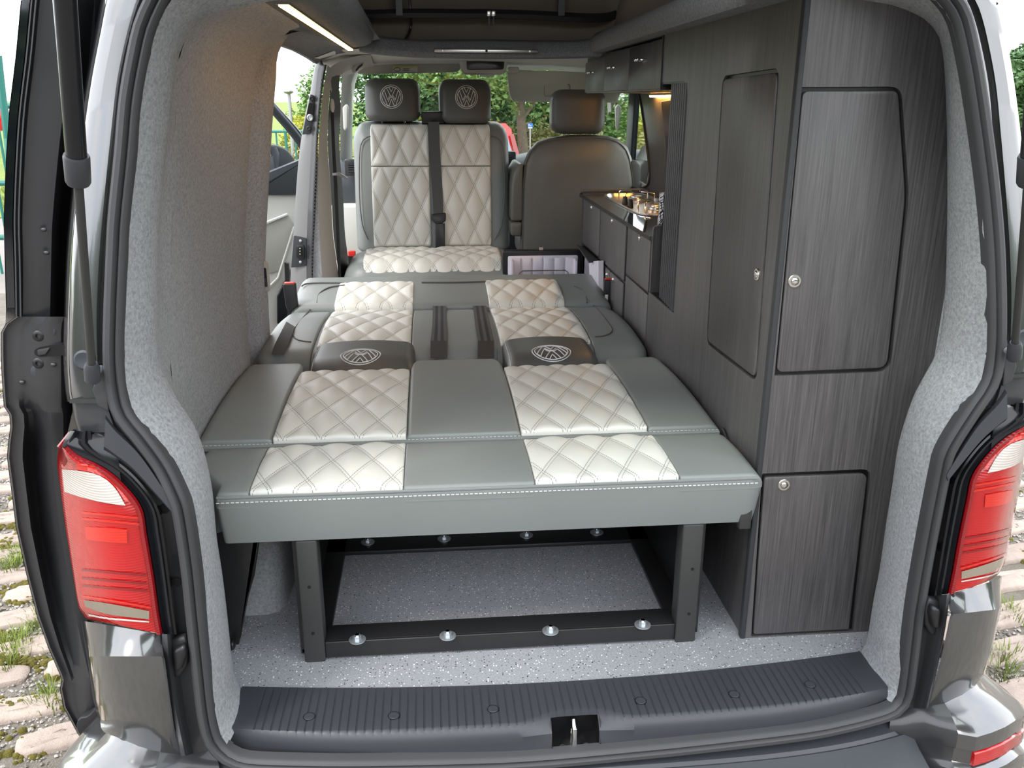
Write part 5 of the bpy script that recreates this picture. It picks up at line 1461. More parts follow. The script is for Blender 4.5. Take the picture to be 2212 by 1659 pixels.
A2 = resample([oY(x, y, PB - .03) for x, y in C2], 72); B2 = resample([oY(x, y, PB - .03) for x, y in C3], 72)
rb = MB()
for k in range(4, 70):
    a, b_ = A2[k].lerp(B2[k], .25), A2[k].lerp(B2[k], .9); d_ = (A2[min(k + 1, 71)] - A2[k - 1]).normalized() * .0035
    rb.add([a - d_, b_ - d_, b_ + d_, a + d_, a - d_ + V((0, -.006, 0)), b_ - d_ + V((0, -.006, 0)), b_ + d_ + V((0, -.006, 0)), a + d_ + V((0, -.006, 0))], [(4, 5, 6, 7), (0, 1, 5, 4), (1, 2, 6, 5), (2, 3, 7, 6), (3, 0, 4, 7)])
o = rb.build('seal_ribs', M['rubber'], bp); o['kind'] = 'stuff'
bl(C3[5:], C4[5:], PB - .018, PB - .015, M['carpet'], 'felt_strip')
bl(C4, C5, PB - .016, PB + .10, M['trim2'], 'inner_trim', -.03)
bl([(x + 1, y) for x, y in C5], [(x + 20, y) for x, y in C5[:3]] + [(x + 26, y) for x, y in C5[3:]], PB + .12, PB + .35, M['black'], 'front_door_gap')
MB().loft([[p, p + V((0, .14, 0))] for p in resample([oY(x, y, PB + .03) for x, y in C0], 24)]).build('pillar_outer', M['paint_in'], bp, 50)
def onp(px, py, off=0.0): return oY(px, py, PB - off)
def plate(pts, mat, name, t_=.006, off=.004, r=3, par=None):
    return MB().prism([onp(x, y, off) for x, y in roundpoly(pts, r)], (0, -t_, 0)).build(name, mat, par or bp, None, .001)
dk = thing('door_striker', onp(664, 285, .01), 'black pillar plate with bolts and steel guide pin, upper of the two', 'striker plate')
plate([(671, 203), (681, 208), (673, 288), (653, 291)], M['plastic'], 'plate', par=dk, off=-.004)
for x, y in ((673, 213), (667, 277)): MB().lathe(onp(x, y, .004), (0, -1, 0), [(0, .010), (.004, .010), (.006, .006), (.003, .003)], 14).build('bolt', M['powder2'], dk, 40)
MB().prism([onp(x, y, .004) for x, y in roundpoly([(668, 222), (679, 224), (675, 262), (663, 262), (664, 240)], 4)], (0, -.004, 0)).build('recess', M['hole'], dk)
MB().lathe(onp(670, 254, .008), (0, -1, 0), [(0, .014), (.006, .014), (.008, .010), (.004, .006)], 16).build('guide_pin', M['zinc'], dk, 40)
dk = thing('contact_plate', onp(650, 575, .01), 'black pillar plate with a three-pin contact block, lower of the two', 'contact plate')
plate([(635, 508), (663, 514), (662, 574), (629, 578)], M['plastic'], 'plate', par=dk, off=-.004)
MB().prism([onp(x, y, .004) for x, y in roundpoly([(640, 530), (656, 528), (659, 535), (659, 556), (655, 561), (640, 556)], 4)], (0, -.008, 0)).build('block_surround', M['black'], dk, None, .002)
MB().prism([onp(x, y, .012) for x, y in roundpoly([(645, 533), (652, 533), (652, 552), (645, 552)], 3)], (0, -.004, 0)).build('contact_slot', M['hole'], dk)
for y in (537, 543, 549): MB().sphere(onp(648.5, y, .016), .0035, 6).build('contact', M['satin'], dk, 50)
for y in (520, 566): MB().lathe(onp(649, y, .004), (0, -1, 0), [(0, .006), (.003, .006), (.004, .003)], 12).build('screw', M['zinc'], dk, 40)
# belt running down the pillar
cb = thing('front_belt', oY(727, 600, PB + .1), 'front passenger belt with pale upper guide on the pillar', 'seat belt')
MB().loft([[oY(a, y, PB + .10), oY(b_, y, PB + .10)] for a, b_, y in ((714, 721, 240), (717, 724, 320), (721, 729, 400), (726, 733, 500), (731, 738, 620))]).build('webbing', M['web'], cb)
MB().sphere(oY(718, 228, PB + .09), .03, 10, (.32, .35, 1.0)).build('upper_guide', M['trim'], cb, 60)
MB().prism([oY(x, y, PB + .09) for x, y in ((718, 374), (732, 372), (752, 385), (750, 388), (728, 379), (718, 379))], (0, .01, 0)).build('steel_tongue', M['chrome'], cb)
# ------------------------------------------------------------------ headlining, windscreen, dash
hl = thing('ceiling_cab', (0, 2.9, 1.37), kind='structure')
rows = []
for y, z in ((2.36, 1.378), (2.7, 1.372), (3.0, 1.366), (3.3, 1.350), (3.45, 1.330)):
    e = .012 * (y - 2.36)
    rows.append([V((-.74, y, z - .03)), V((-.72, y, z - .045)), V((-.68, y, z - .040)), V((-.60, y, z - .012)), V((-.4, y, z)), V((0, y, z + .005)), V((.4, y, z)), V((.60, y, z - .012)), V((.70, y, z - .045)), V((.76, y, z - .09)), V((.84, y, z - .16))])
MB().loft(rows).build('headlining', M['headliner'], hl, 60)
# passenger-side corner trim over the door
ct_ = [(700, 150), (712, 132), (735, 120), (765, 115), (790, 116)]
WY0, WZ0, WY1, WZ1 = 3.50, 1.315, 4.10, .86           # windscreen top and base
def ows(px, py): return oP(px, py, V((0, WY0, WZ0)), V((0, 1, (WY1 - WY0) / (WZ0 - WZ1))).normalized())
w1 = thing('window_1', (0, 4.05, .86), kind='structure')
MB().add([V((-.80, WY0 - .02, WZ0 + .02)), V((.80, WY0 - .02, WZ0 + .02)), V((.90, WY1, WZ1)), V((-.90, WY1, WZ1))], [(0, 1, 2, 3)]).build('pane', M['glass'], w1)
for s in (-1, 1):
    pts = [V((s * .66, WY0 - .22, WZ0 + .05)), V((s * .74, WY0, WZ0 - .06)), V((s * .80, WY0 + .30, WZ0 - .26)), V((s * .86, WY1, WZ1 - .02))]
    if s < 0:
        L_ = [(742, 150), (738, 180), (736, 220), (735, 280), (735, 345)]; R_ = [(775, 148), (764, 180), (760, 220), (758, 280), (758, 345)]
        A2 = [oY(x, y, 3.42 + .1 * i) for i, (x, y) in enumerate(L_)]; B2 = [oY(x, y, 3.5 + .1 * i) for i, (x, y) in enumerate(R_)]
    else:
        L_ = [(1300, 150), (1316, 190), (1320, 230), (1322, 300), (1322, 345)]; R_ = [(1345, 150), (1343, 190), (1343, 230), (1341, 300), (1340, 345)]
        A2 = [oY(x, y, 3.42 + .1 * i) for i, (x, y) in enumerate(L_)]; B2 = [oY(x, y, 3.42 + .1 * i) for i, (x, y) in enumerate(R_)]
    rows = [[a, a.lerp(b_, .5) + V((0, -.03, 0)), b_, b_ + V((s * -.0, .10, 0)), a + V((0, .10, 0)), a] for a, b_ in zip(A2, B2)]
    MB().loft(rows).build('front_pillar_trim', M['trim'], w1, 60)
    hx = ((741, 754), (1327, 1338))[s > 0]
    q = [oY(x, y, 3.48) for x, y in ((hx[0], 232), ((hx[0] + hx[1]) / 2 + 2, 224), (hx[1], 230), (hx[1] - 1, 275), ((hx[0] + hx[1]) / 2, 283), (hx[0] + 2, 278))]
    gh = thing('grab_handle', q[3], 'pale grey grab handle on the front pillar ' + ('beside the double seat' if s < 0 else 'beyond the driver seat'), 'grab handle')
    MB().prism(q, (0, -.035, 0)).build('handle_bar', M['trim'], gh, None, .008, 3)
# roof grab handle
q = [oY(x, y, 2.95) for x, y in ((760, 150), (766, 140), (776, 134), (785, 134), (786, 140), (778, 148), (768, 158), (762, 160))]
gh = thing('grab_handle', q[0], 'pale grey roof grab handle at the corner of the headlining', 'grab handle')
MB().prism(q, (0, -.03, 0)).build('handle_bar', M['trim'], gh, None, .006, 3)
MB().prism([p + V((.006, -.032, 0)) for p in [oY(x, y, 2.95) for x, y in ((766, 152), (772, 144), (781, 138), (782, 141), (774, 148), (768, 155))]], (0, .004, 0)).build('grip_slot', M['dash'], gh)
# curved corner trim from pillar to headlining
CT0 = [(706, 160), (712, 148), (724, 138), (745, 128), (775, 120), (800, 118)]; CT1 = [(716, 200), (724, 176), (738, 160), (760, 150), (785, 146), (810, 146)]
A2 = [oY(x, y, 2.55 + .03 * i) for i, (x, y) in enumerate(CT0)]; B2 = [oY(x, y, 2.66 + .12 * i) for i, (x, y) in enumerate(CT1)]
MB().loft([[a, a.lerp(b_, .5) + V((0, -.03, .0)), b_] for a, b_ in zip(resample(A2, 14), resample(B2, 14))]).build('corner_trim', M['trim2'], hl, 60)
# sun visors
v1 = thing('sun_visor', oY(880, 150, 3.4), 'raised sun visor with a warning sticker above the double seat', 'sun visor')
vp = [(786, 146), (800, 136), (850, 130), (935, 128), (960, 124), (985, 124), (992, 130), (994, 152), (985, 156), (900, 158), (780, 160), (770, 158)]
MB().prism([oY(x, y, 3.30) for x, y in roundpoly(vp, 6, 3)], (0, .02, .0)).build('visor_board', M['trim2'], v1, None, .006, 3)
MB().prism([oY(x, y, 3.299) for x, y in ((849, 143), (902, 143), (902, 155), (849, 155))], (0, -.001, 0)).build('warning_sticker', M['white'], v1)
MB().prism([oY(x, y, 3.297) for x, y in ((849, 143), (902, 143), (902, 146), (849, 146))], (0, -.001, 0)).build('sticker_band', M['yellow'], v1)
ring = [oY(858 + 7 * math.cos(2 * PI * k / 20), 150 + 4 * math.sin(2 * PI * k / 20), 3.296) for k in range(21)]
MB().tube(ring, .0012, 4, False).build('sticker_symbol', M['black'], v1)
for k in range(4):
    MB().prism([oY(x, y, 3.297) for x, y in ((870, 147.6 + 1.8 * k), (886 - 3 * (k % 2), 147.6 + 1.8 * k), (886 - 3 * (k % 2), 148.3 + 1.8 * k), (870, 148.3 + 1.8 * k))], (0, -.001, 0)).build('sticker_line', M['black'], v1)
v2 = thing('sun_visor', oY(1180, 215, 3.3), 'sun visor folded down in front of the driver', 'sun visor')
vp = [(1095, 152), (1130, 151), (1265, 156), (1330, 158), (1335, 222), (1108, 220), (1100, 205)]
MB().prism([oY(x, y, 3.28) for x, y in roundpoly(vp, 6, 3)], (0, .02, .0)).build('visor_board', M['headliner'], v2, None, .005, 3)
seam('mirror_flap_edge', v2, [oY(x, y, 3.278) for x, y in ((1176, 185), (1176, 205), (1180, 208), (1225, 208))], .002, M['trim2'])
p = oY(1109, 152, 3.27); MB().prism([V((p.x + a, 3.25, p.z + b_)) for a, b_ in rrect(-.028, -.012, .028, .016, .008)], (0, .03, 0)).build('pivot_clip', M['trim'], v2, None, .004)
MB().tube(resample([oY(1231, 196, 3.27), oY(1231, 184, 3.27), oY(1227, 182, 3.27)], 6, False), .002, 5).build('ticket_clip', M['black'], v2)
# roof console with dark panel
rc = thing('roof_console', oY(1045, 160, 3.2), 'pale roof console with a dark screen above the windscreen', 'console')
MB().prism([oY(x, y, 3.18) for x, y in roundpoly([(990, 122), (1100, 122), (1093, 156), (1086, 161), (1005, 160), (998, 154)], 8)], (0, .10, .0)).build('housing', M['trim'], rc, None, .01, 3)
MB().prism([oY(x, y, 3.176) for x, y in roundpoly([(1007, 124), (1090, 124), (1088, 150), (1009, 151)], 4)], (0, .01, 0)).build('panel', M['screen'], rc, None, .003)
# interior mirror stem behind it
ims = thing('mirror_stem', oY(1060, 166, 3.5), 'slim light mount below the roof console at the windscreen', 'mount')
MB().box((oY(1035, 165, 3.45).x, 3.44, oY(1040, 166, 3.45).z), (oY(1068, 165, 3.45).x, 3.47, oY(1040, 161, 3.45).z)).build('stem', M['trim'], ims, None, .003)
# dashboard
da = thing('dashboard', (0, 3.8, .3), 'dark slate dashboard with slatted air vents across the cab', 'dashboard')
rows = []
for x in [-.86 + .086 * i for i in range(21)]:
    hump = .055 * max(0, 1 - ((x - .52) / .34) ** 2)
    rows.append([V((x, 3.62, .30)), V((x, 3.64, .70)), V((x, 3.66, .80 + hump)), V((x, 3.70, .835 + hump)), V((x, 3.80, .850 + hump)), V((x, 4.12, .835))])
MB().loft(rows).build('dash_top', M['dash'], da, 50)
def ventat(px0, px1, py0, py1, Y, n, nm):
    a, b_ = oY(px0, py1, Y), oY(px1, py0, Y)
    o = MB().prism([V((x, Y, z)) for x, z in rrect(a.x - .02, a.z - .02, b_.x + .02, b_.z + .02, .01)], (0, .06, 0)).build(nm, M['paint_in'], da, None, .004)
    MB().box((a.x, Y - .002, a.z), (b_.x, Y + .01, b_.z)).build('vent_opening', M['hole'], o)
    for k in range(n):
        z = lerp(a.z, b_.z, (k + .5) / n); MB().box((a.x, Y - .006, z - .004), (b_.x, Y + .004, z + .004)).build('vent_slat', M['plastic'], o)
ventat(1093, 1107, 335, 374, 3.56, 8, 'centre_vent'); ventat(753, 766, 352, 372, 3.56, 4, 'door_vent')
box('centre_stack', (.06, 3.58, .15), (.38, 3.68, .80), M['dash'], da, .02)
box('glove_box', (-.80, 3.58, .30), (-.10, 3.66, .62), M['trim'], da, .02)
# ------------------------------------------------------------------ driver side: door frame and windows
w2 = thing('window_2', (.80, 3.1, .8), kind='structure')
def pane(pts, X, nm='pane'): return MB().add([V((X, y, z)) for y, z in pts], [tuple(range(len(pts)))]).build(nm, M['glass'], w2)
pane([(2.42, .78), (4.0, .86), (3.5, 1.30), (2.42, 1.30)], .79)
MB().prism([V((.775, y, z)) for y, z in ((3.06, .70), (3.20, .70), (3.14, 1.32), (3.00, 1.32))], (.05, 0, 0)).build('door_frame_post', M['dash'], w2, None, .01)
box('door_panel_driver', (.80, 2.62, -.2), (.86, 4.0, .80), M['trim'], w2, .01)
box('frame_top', (.76, 2.4, 1.26), (.82, 3.5, 1.34), M['rubber2'], w2, .01)
mq = [oX(x, y, .98) for x, y in ((1388, 262), (1396, 262), (1396, 400), (1384, 400))]
# driver's door mirror outside
dm = thing('door_mirror', V((1.05, 3.35, .80)), 'driver door mirror seen through the kitchen window', 'mirror')
MB().sphere((1.06, 3.42, .90), .12, 10, (.75, .35, 1.1)).build('housing', M['dash'], dm, 60)
MB().lathe((1.06, 3.385, .90), (0, -1, 0), [(0, .08), (.004, .08)], 24).build('mirror_face', M['mirror'], dm)
# ------------------------------------------------------------------ open front passenger door
H = V((-.90, 3.72, 0)); dd_ = V((-.70, -.71, 0)); nn_ = V((-dd_.y, dd_.x, 0)) * 1.0
if nn_.dot(CAM - H) < 0: nn_ = -nn_
def od(px, py, off=0.0): return oP(px, py, H + nn_ * off, nn_)
fd2 = thing('passenger_door', od(615, 680), 'pale grey inner trim of the open front passenger door', 'door')
def dpan(pts, mat, name, off=0.0, t_=.02, r=4, par=None):
    return MB().prism([od(x, y, off) for x, y in (roundpoly(pts, r, 3) if r else pts)], nn_ * -t_).build(name, mat, par or fd2, None, .003)
dpan([(540, 420), (665, 420), (665, 760), (540, 760)], M['trim'], 'trim_panel', 0, .05)
dpan([(560, 495), (622, 462), (636, 486), (606, 585), (560, 596)], M['trim2'], 'speaker_grille', .010, .012, 3)
MB().tube([od(560, 487, .014), od(620, 463, .014)], .008, 6).build('bright_strip', M['white'], fd2)
MB().tube([od(635, 490, .012), od(600, 600, .012), od(560, 640, .012)], .006, 6).build('pocket_edge', M['trim'], fd2)
dpan([(530, 430), (583, 372), (650, 345), (668, 340), (668, 421), (530, 421)], M['dash'], 'sail_panel', .012, .03, 3)
# window frame rails
def drail(pts, r_, mat, name): MB().tube(resample([od(x, y, -.01) for x, y in pts], 14), r_, 8).build(name, mat, fd2, 50)
drail([(560, 200), (592, 238), (640, 295), (660, 330), (668, 370)], .024, M['dash'], 'window_frame')
drail([(560, 190), (594, 228), (645, 285), (664, 318)], .010, M['paint'], 'frame_outer_edge')
dpan([(600, 640), (640, 560), (655, 560), (640, 690), (600, 700)], M['black'], 'map_pocket', .02, .01, 3)
MB().prism([oY(x, y, 1.95) for x, y in ((614, 567), (623, 570), (626, 618), (616, 614))], (.0, .02, 0)).build('check_strap', M['black'], fd2)
# passenger door mirror outside the door
HM = H + nn_ * -.16
def om(px, py, off=0.0): return oP(px, py, HM + nn_ * off, nn_)
pm = thing('door_mirror', om(605, 385), 'dark green-grey passenger door mirror reflecting the white sky', 'mirror')
MB().prism([om(x, y) for x, y in roundpoly([(560, 312), (600, 312), (622, 322), (640, 345), (640, 368), (600, 384), (560, 392)], 10)], nn_ * -.12).build('housing', M['dash'], pm, None, .02, 3)
MB().prism([om(x, y, .004) for x, y in roundpoly([(560, 318), (596, 317), (603, 322), (602, 364), (580, 376), (560, 384)], 5)], nn_ * -.003).build('mirror_glass', M['mirror'], pm)
# ------------------------------------------------------------------ outdoors
GZ = -.57
gr = thing('ground', (0, 0, GZ), kind='structure')
MB().add([(-7, -4, GZ), (7, -4, GZ), (7, 7, GZ), (-7, 7, GZ)], [(0, 1, 2, 3)]).build('joint_bed', M['soil'], gr)
MB().add([(-70, -60, GZ - .02), (70, -60, GZ - .02), (70, 13.0, GZ - .02), (-70, 13.0, GZ - .02)], [(0, 1, 2, 3)]).build('tarmac', M['asphalt'], gr)
MB().add([(-90, 12.8, GZ - .01), (90, 12.8, GZ - .01), (90, 120, GZ + 1.5), (-90, 120, GZ + 1.5)], [(0, 1, 2, 3)]).build('lawn', M['lawn'], gr)
MB().add([(13, 15, GZ + .03), (40, 34, GZ + .34), (40, 37, GZ + .40), (12, 17.5, GZ + .08)], [(0, 1, 2, 3)]).build('footpath', M['asphalt'], gr)
# setts: six irregular stones shared by all
rs = random.Random(3)
sm_ = []
for k in range(8):
    L_, W_ = rs.uniform(.24, .36), rs.uniform(.10, .125)
    n = 22; ol = []
    for i in range(n):
        a = 2 * PI * i / n
        c, s = math.cos(a), math.sin(a)
        ol.append((L_ / 2 * math.copysign(abs(c) ** .55, c) * rs.uniform(.92, 1.04), W_ / 2 * math.copysign(abs(s) ** .6, s) * rs.uniform(.84, 1.10)))
    h = rs.uniform(.016, .028)
    rows = [[V((x, y, -.03)) for x, y in ol], [V((x, y, h * .55)) for x, y in ol], [V((x * .95, y * .90, h * .9)) for x, y in ol], [V((x * .84, y * .70, h + rs.uniform(-.006, .004))) for x, y in ol], [V((x * .4, y * .35, h + rs.uniform(-.005, .006))) for x, y in ol]]
    b = MB().loft(rows, True, True); me = b.mesh('sett', 50); me.materials.append(M['sett']); sm_.append(me)
stones = []
def lay(x0, x1, y0, y1, ang, maxn, keep):
    ca, sa = math.cos(ang), math.sin(ang); n = 0
    r_ = -60
    while r_ < 60:
        v = r_ * .172; u = -8 + (r_ % 2) * .16
        while u < 8:
            x = u * ca - v * sa; y = u * sa + v * ca
            if x0 < x < x1 and y0 < y < y1 and keep(x, y) and n < maxn:
                o = link('sett', rs.choice(sm_), None, gr, (x + rs.uniform(-.02, .02), y + rs.uniform(-.012, .012), GZ + rs.uniform(-.004, .004)))
                o.rotation_euler = (rs.uniform(-.03, .03), rs.uniform(-.03, .03), ang + rs.uniform(-.06, .06)); stones.append((x, y)); n += 1
            u += .345
        r_ += 1
def proj(p):
    d = p - CAM; k = d.dot(_f)
    return (IW / 2 + FPX * d.dot(_rt) / k, IH / 2 - FPX * d.dot(_up) / k) if k > .1 else (-9999, -9999)
def vis(x, y):
    a, b = proj(V((x, y, GZ)))
    return (-180 < a < 330 or 1960 < a < 2400) and 700 < b < 1800
lay(-3.6, -.86, -.1, 4.6, .22, 170, vis)
lay(.92, 3.4, -.1, 4.2, .22, 120, vis)
# gravel, moss and grass between the setts
gv = MB(); rg = random.Random(5)
def pebble(b, x, y, z, r):
    o_ = [V((r * rg.uniform(.7, 1.2), 0, 0)), V((0, r * rg.uniform(.7, 1.2), 0)), V((-r * rg.uniform(.7, 1.2), 0, 0)), V((0, -r * rg.uniform(.7, 1.2), 0)), V((0, 0, r * .7)), V((0, 0, -r * .7))]
    c = V((x, y, z)); a = rg.uniform(0, 6.3); ca, sa = math.cos(a), math.sin(a)
    b.add([c + V((p.x * ca - p.y * sa, p.x * sa + p.y * ca, p.z)) for p in o_], [(0, 1, 4), (1, 2, 4), (2, 3, 4), (3, 0, 4), (1, 0, 5), (2, 1, 5), (3, 2, 5), (0, 3, 5)])
cnt = 0
while cnt < 26000:
    x = rg.choice((rg.uniform(-3.3, -.9), rg.uniform(.95, 2.9))); y = rg.uniform(-.1, 4.0)
    if not vis(x, y): 
        cnt += .05; continue
    if math.sin(x * 4.1 + y * 2.0) + math.sin(y * 5.3 - x) < (-.2 if x < 0 else -1.2): cnt += .2; continue
    pebble(gv, x, y, GZ + rg.uniform(0, .006), rg.uniform(.003, .0085)); cnt += 1
o = gv.build('gravel', M['gravel'], None); tag(o, 'pale gravel chippings between the paving setts', 'gravel', kind='stuff')
ms = MB(); cnt = 0
while cnt < 240:
    x = rg.choice((rg.uniform(-3.3, -.9), rg.uniform(-3.3, -.9), rg.uniform(-2.2, -.9), rg.uniform(.95, 2.8))); y = rg.uniform(-.1, 4.0)
    if not vis(x, y): cnt += .02; continue
    cnt += 1
    L_ = rg.uniform(.03, .13); a0 = .22 + rg.uniform(-.35, .35)
    for k in range(26):
        u = rg.gauss(0, .45) * L_; v = rg.gauss(0, .014); r = rg.uniform(.006, .016)
        cx_, cy_ = x + u * math.cos(a0) - v * math.sin(a0), y + u * math.sin(a0) + v * math.cos(a0); n = 6
        ring = lambda q, z: [V((cx_ + math.cos(PI / 3 * i + k) * r * q, cy_ + math.sin(PI / 3 * i + k) * r * q * .8, z)) for i in range(n)]
        ms.loft([ring(1, GZ), ring(.8, GZ + r * .7), ring(.3, GZ + r)], True, True)
o = ms.build('moss', M['moss'], None, 60); tag(o, 'olive moss growing in the joints of the paving', 'moss', kind='stuff')
def tufts(name, spots, hgt, mat, lab, per=40, spread=.05):
    b = MB()
    for x, y, z in spots:
        for k in range(per):
            a = rg.uniform(0, 6.3); d = rg.uniform(0, spread); q = V((x + d * math.cos(a), y + d * math.sin(a), z)); tl_ = V((math.cos(a), math.sin(a), 0)) * rg.uniform(.2, 1) * hgt * .8; s = V((-math.sin(a), math.cos(a), 0)) * hgt * .035
            h = hgt * rg.uniform(.5, 1.1)
            b.add([q - s, q + s, q + tl_ * .4 + V((0, 0, h * .7)) + s * .6, q + tl_ * .4 + V((0, 0, h * .7)) - s * .6, q + tl_ + V((0, 0, h))], [(0, 1, 2, 3), (3, 2, 4)])
    o = b.build(name, mat, None); tag(o, lab, 'grass', kind='stuff'); return o
sp = [oZ(x, y, GZ) for x, y in ((40, 1220), (95, 1190), (35, 1415), (20, 1440), (50, 1385), (110, 1500), (105, 1525), (85, 1340), (20, 1230), (10, 1395), (60, 1120), (100, 1355), (2185, 1320), (2175, 1425), (2170, 1460), (2195, 1340))]
sp += [(rg.uniform(-2.6, -1.0), rg.uniform(.3, 3.2), GZ) for _ in range(26)]
tufts('grass_tufts', [tuple(p) for p in sp], .05, M['grass'], 'small grass tufts growing between the paving setts', 70, .06)
tufts('lawn_grass', [(rg.uniform(-14, 14), rg.uniform(12.9, 17), GZ) for _ in range(700)], .22, M['grass'], 'rough grass verge beyond the car park', 14, .5)
# trees
rt_ = random.Random(11)
def leaves(name, mat, parent, blobs, n, size):
    b = []
    f = []
    tot = sum(r[0] * r[1] * r[2] for _, r in blobs) 
    vs_, fs = [], []
    for c, r in blobs:
        m = int(n * (r[0] * r[1] * r[2]) / tot)
        for k in range(m):
            a = rt_.uniform(0, 2 * PI); u = rt_.uniform(-1, 1); q = rt_.uniform(.55, 1) ** .5
            s_ = math.sqrt(1 - u * u)
            lump = 1 + .16 * math.sin(a * 5 + u * 7) + .1 * math.sin(a * 11 - u * 9)
            p = V((c[0] + r[0] * q * lump * s_ * math.cos(a), c[1] + r[1] * q * lump * s_ * math.sin(a), c[2] + r[2] * q * lump * u))
            d = V((rt_.uniform(-1, 1), rt_.uniform(-1, 1), rt_.uniform(-.6, .6))).normalized(); e = d.cross(V((rt_.uniform(-1, 1), rt_.uniform(-1, 1), rt_.uniform(-1, 1)))).normalized()
            z = size * rt_.uniform(.6, 1.3); i = len(vs_)
            vs_ += [p - d * z, p + e * z * .45, p + d * z, p - e * z * .45]; fs.append((i, i + 1, i + 2, i + 3))
    me = bpy.data.meshes.new(name); me.from_pydata([tuple(v) for v in vs_], [], fs); me.update()
    return link(name, me, mat, parent)
def tree(loc, h, tr, blobs, n, size, mat, lab, nm='leafy_tree', grp='trees beyond the car park'):
    t = thing(nm, loc, lab, 'tree', grp)
    x, y, z = loc
    path = [V((x, y, z - .1)), V((x + .03, y, z + h * .3)), V((x - .02, y + .03, z + h * .6)), V((x, y, z + h))]
    MB().tube(resample(path, 10), [tr * (1.15 - .6 * k / 9) for k in range(10)], 10).build('trunk', M['bark'], t, 50)
    for k in range(4):
        a = k * 1.7 + .4; MB().tube([V((x, y, z + h * (.55 + .1 * k))), V((x + math.cos(a) * h * .22, y + math.sin(a) * h * .22, z + h * (.8 + .08 * k)))], [tr * .45, tr * .15], 6).build('branch', M['bark'], t, 50)
    leaves('foliage', mat, t, [((x + a, y + b_, z + c), r) for (a, b_, c), r in blobs], n, size)
    return t
def gz(y): return GZ - .01 + max(0, (y - 12.8)) * .0141
p = oY(1130, 300, 14)
tree((p.x, 14.2, gz(14.2)), 2.6, .10, [((0, 0, 2.9), (1.7, 1.6, 1.25)), ((1.2, .3, 2.4), (1.1, 1, .75)), ((-1.3, .4, 2.6), (1.1, 1, .8))], 20000, .05, M['leaf1'], 'young tree with a bare trunk seen through the windscreen')
tree((0.0, 17.5, gz(17)), 3.0, .18, [((0, 0, 2.4), (1.75, 1.6, 2.3)), ((-.4, 0, 1.4), (1.2, 1.2, 1.2))], 20000, .075, M['leaf2'], 'dark broad tree seen between the two cab headrests')
tree((1.6, 19.5, gz(19)), 3.2, .18, [((0, 0, 2.8), (2.6, 1.8, 2.6))], 20000, .085, M['leaf1'], 'mid green tree behind the bare trunk at the windscreen')
tree((4.6, 18.5, gz(18)), 3.0, .16, [((0, 0, 2.6), (2.4, 1.8, 2.4))], 16000, .085, M['leaf1'], 'green tree seen through the driver door window')
tree((8.5, 21, gz(21)), 3.4, .2, [((0, 0, 3.0), (3.0, 2.4, 2.8))], 12000, .12, M['leaf2'], 'dark tree far beyond the driver side window')
tree((-2.72, 20, gz(20)), 1.9, .07, [((0, 0, 1.55), (.50, .5, .75)), ((-.18, 0, 1.0), (.62, .6, .55)), ((.15, 0, 2.15), (.30, .3, .42))], 5200, .055, M['leaf1'], 'tall tree seen through the sliding door opening')
tree((-17.0, 24, gz(24)), 3.4, .2, [((0, 0, 2.2), (3.2, 2.4, 1.7))], 12000, .12, M['leaf2'], 'dark tree at the far edge beyond the sliding door')
p = oY(2212, 190, 22)
tree((p.x + .55, 22, gz(22)), 2.6, .16, [((0, 0, 1.9), (1.5, 1.5, 1.15)), ((.3, 0, 2.5), (1.0, 1.0, .8))], 16000, .10, M['leaf2'], 'dense tree standing beyond the wardrobe side of the van')
def bush(loc, blobs, n, size, mat, lab):
    t = thing('bush', loc, lab, 'bush', 'bushes along the verge')
    for k in range(5):
        a = k * 1.26; MB().tube([V(loc), V((loc[0] + .2 * math.cos(a), loc[1] + .2 * math.sin(a), loc[2] + .6))], [.02, .008], 5).build('stem', M['stem'], t)
    leaves('foliage', mat, t, [((loc[0] + a, loc[1] + b_, loc[2] + c), r) for (a, b_, c), r in blobs], n, size)
bush((-2.62, 16.2, gz(16)), [((0, 0, .95), (.34, .4, .48)), ((-.25, 0, .8), (.25, .3, .35))], 2600, .045, M['leaf3'], 'bright yellow-green bush behind the sliding door opening')
bush((-2.35, 15.6, gz(15)), [((0, 0, .45), (.8, .5, .62)), ((-.8, 0, .35), (.5, .5, .5))], 3000, .05, M['leaf4'], 'olive scrub below the yellow-green bush')
bush((0.2, 15.6, gz(15)), [((0, 0, .7), (1.3, .6, .8)), ((1.1, 0, .6), (.9, .5, .7))], 7000, .05, M['leaf4'], 'olive scrub behind the red car')
bush((2.4, 15.4, gz(15)), [((0, 0, .7), (.9, .6, .8)), ((1.0, 0, .6), (.9, .5, .7))], 6500, .05, M['leaf4'], 'olive scrub to the side of the blue sign')
bush((-9.3, 13.5, gz(13)), [((0, 0, .5), (1.3, .8, .8))], 3600, .06, M['leaf4'], 'brown-green scrub behind the teal fence')
bush((16.6, 21, gz(21)), [((0, 0, .3), (1.6, .8, .5))], 3000, .07, M['leaf4'], 'low brown-green scrub at the foot of the dense tree')
# blue sign
p = oY(1145.5, 272, 13.0)
sg = thing('blue_sign', (p.x, 13.0, gz(13)), 'small blue notice sign with white lines on a post', 'sign')
MB().tube([(p.x, 13.02, gz(13) - .05), (p.x, 13.02, p.z)], .016, 8).build('post', M['grey_post'], sg)
MB().box((p.x - .042, 13.0, p.z - .042), (p.x + .042, 13.012, p.z + .040)).build('board', M['sign_blue'], sg, None, .002)
for k, (a, b_, z) in enumerate(((-.034, -.006, .026), (-.034, .020, .002), (-.034, .034, -.022), (-.034, .034, -.034))):
    box('text_line', (p.x + a, 12.998, p.z + z - .004), (p.x + b_, 13.001, p.z + z + .004), M['white'], sg)
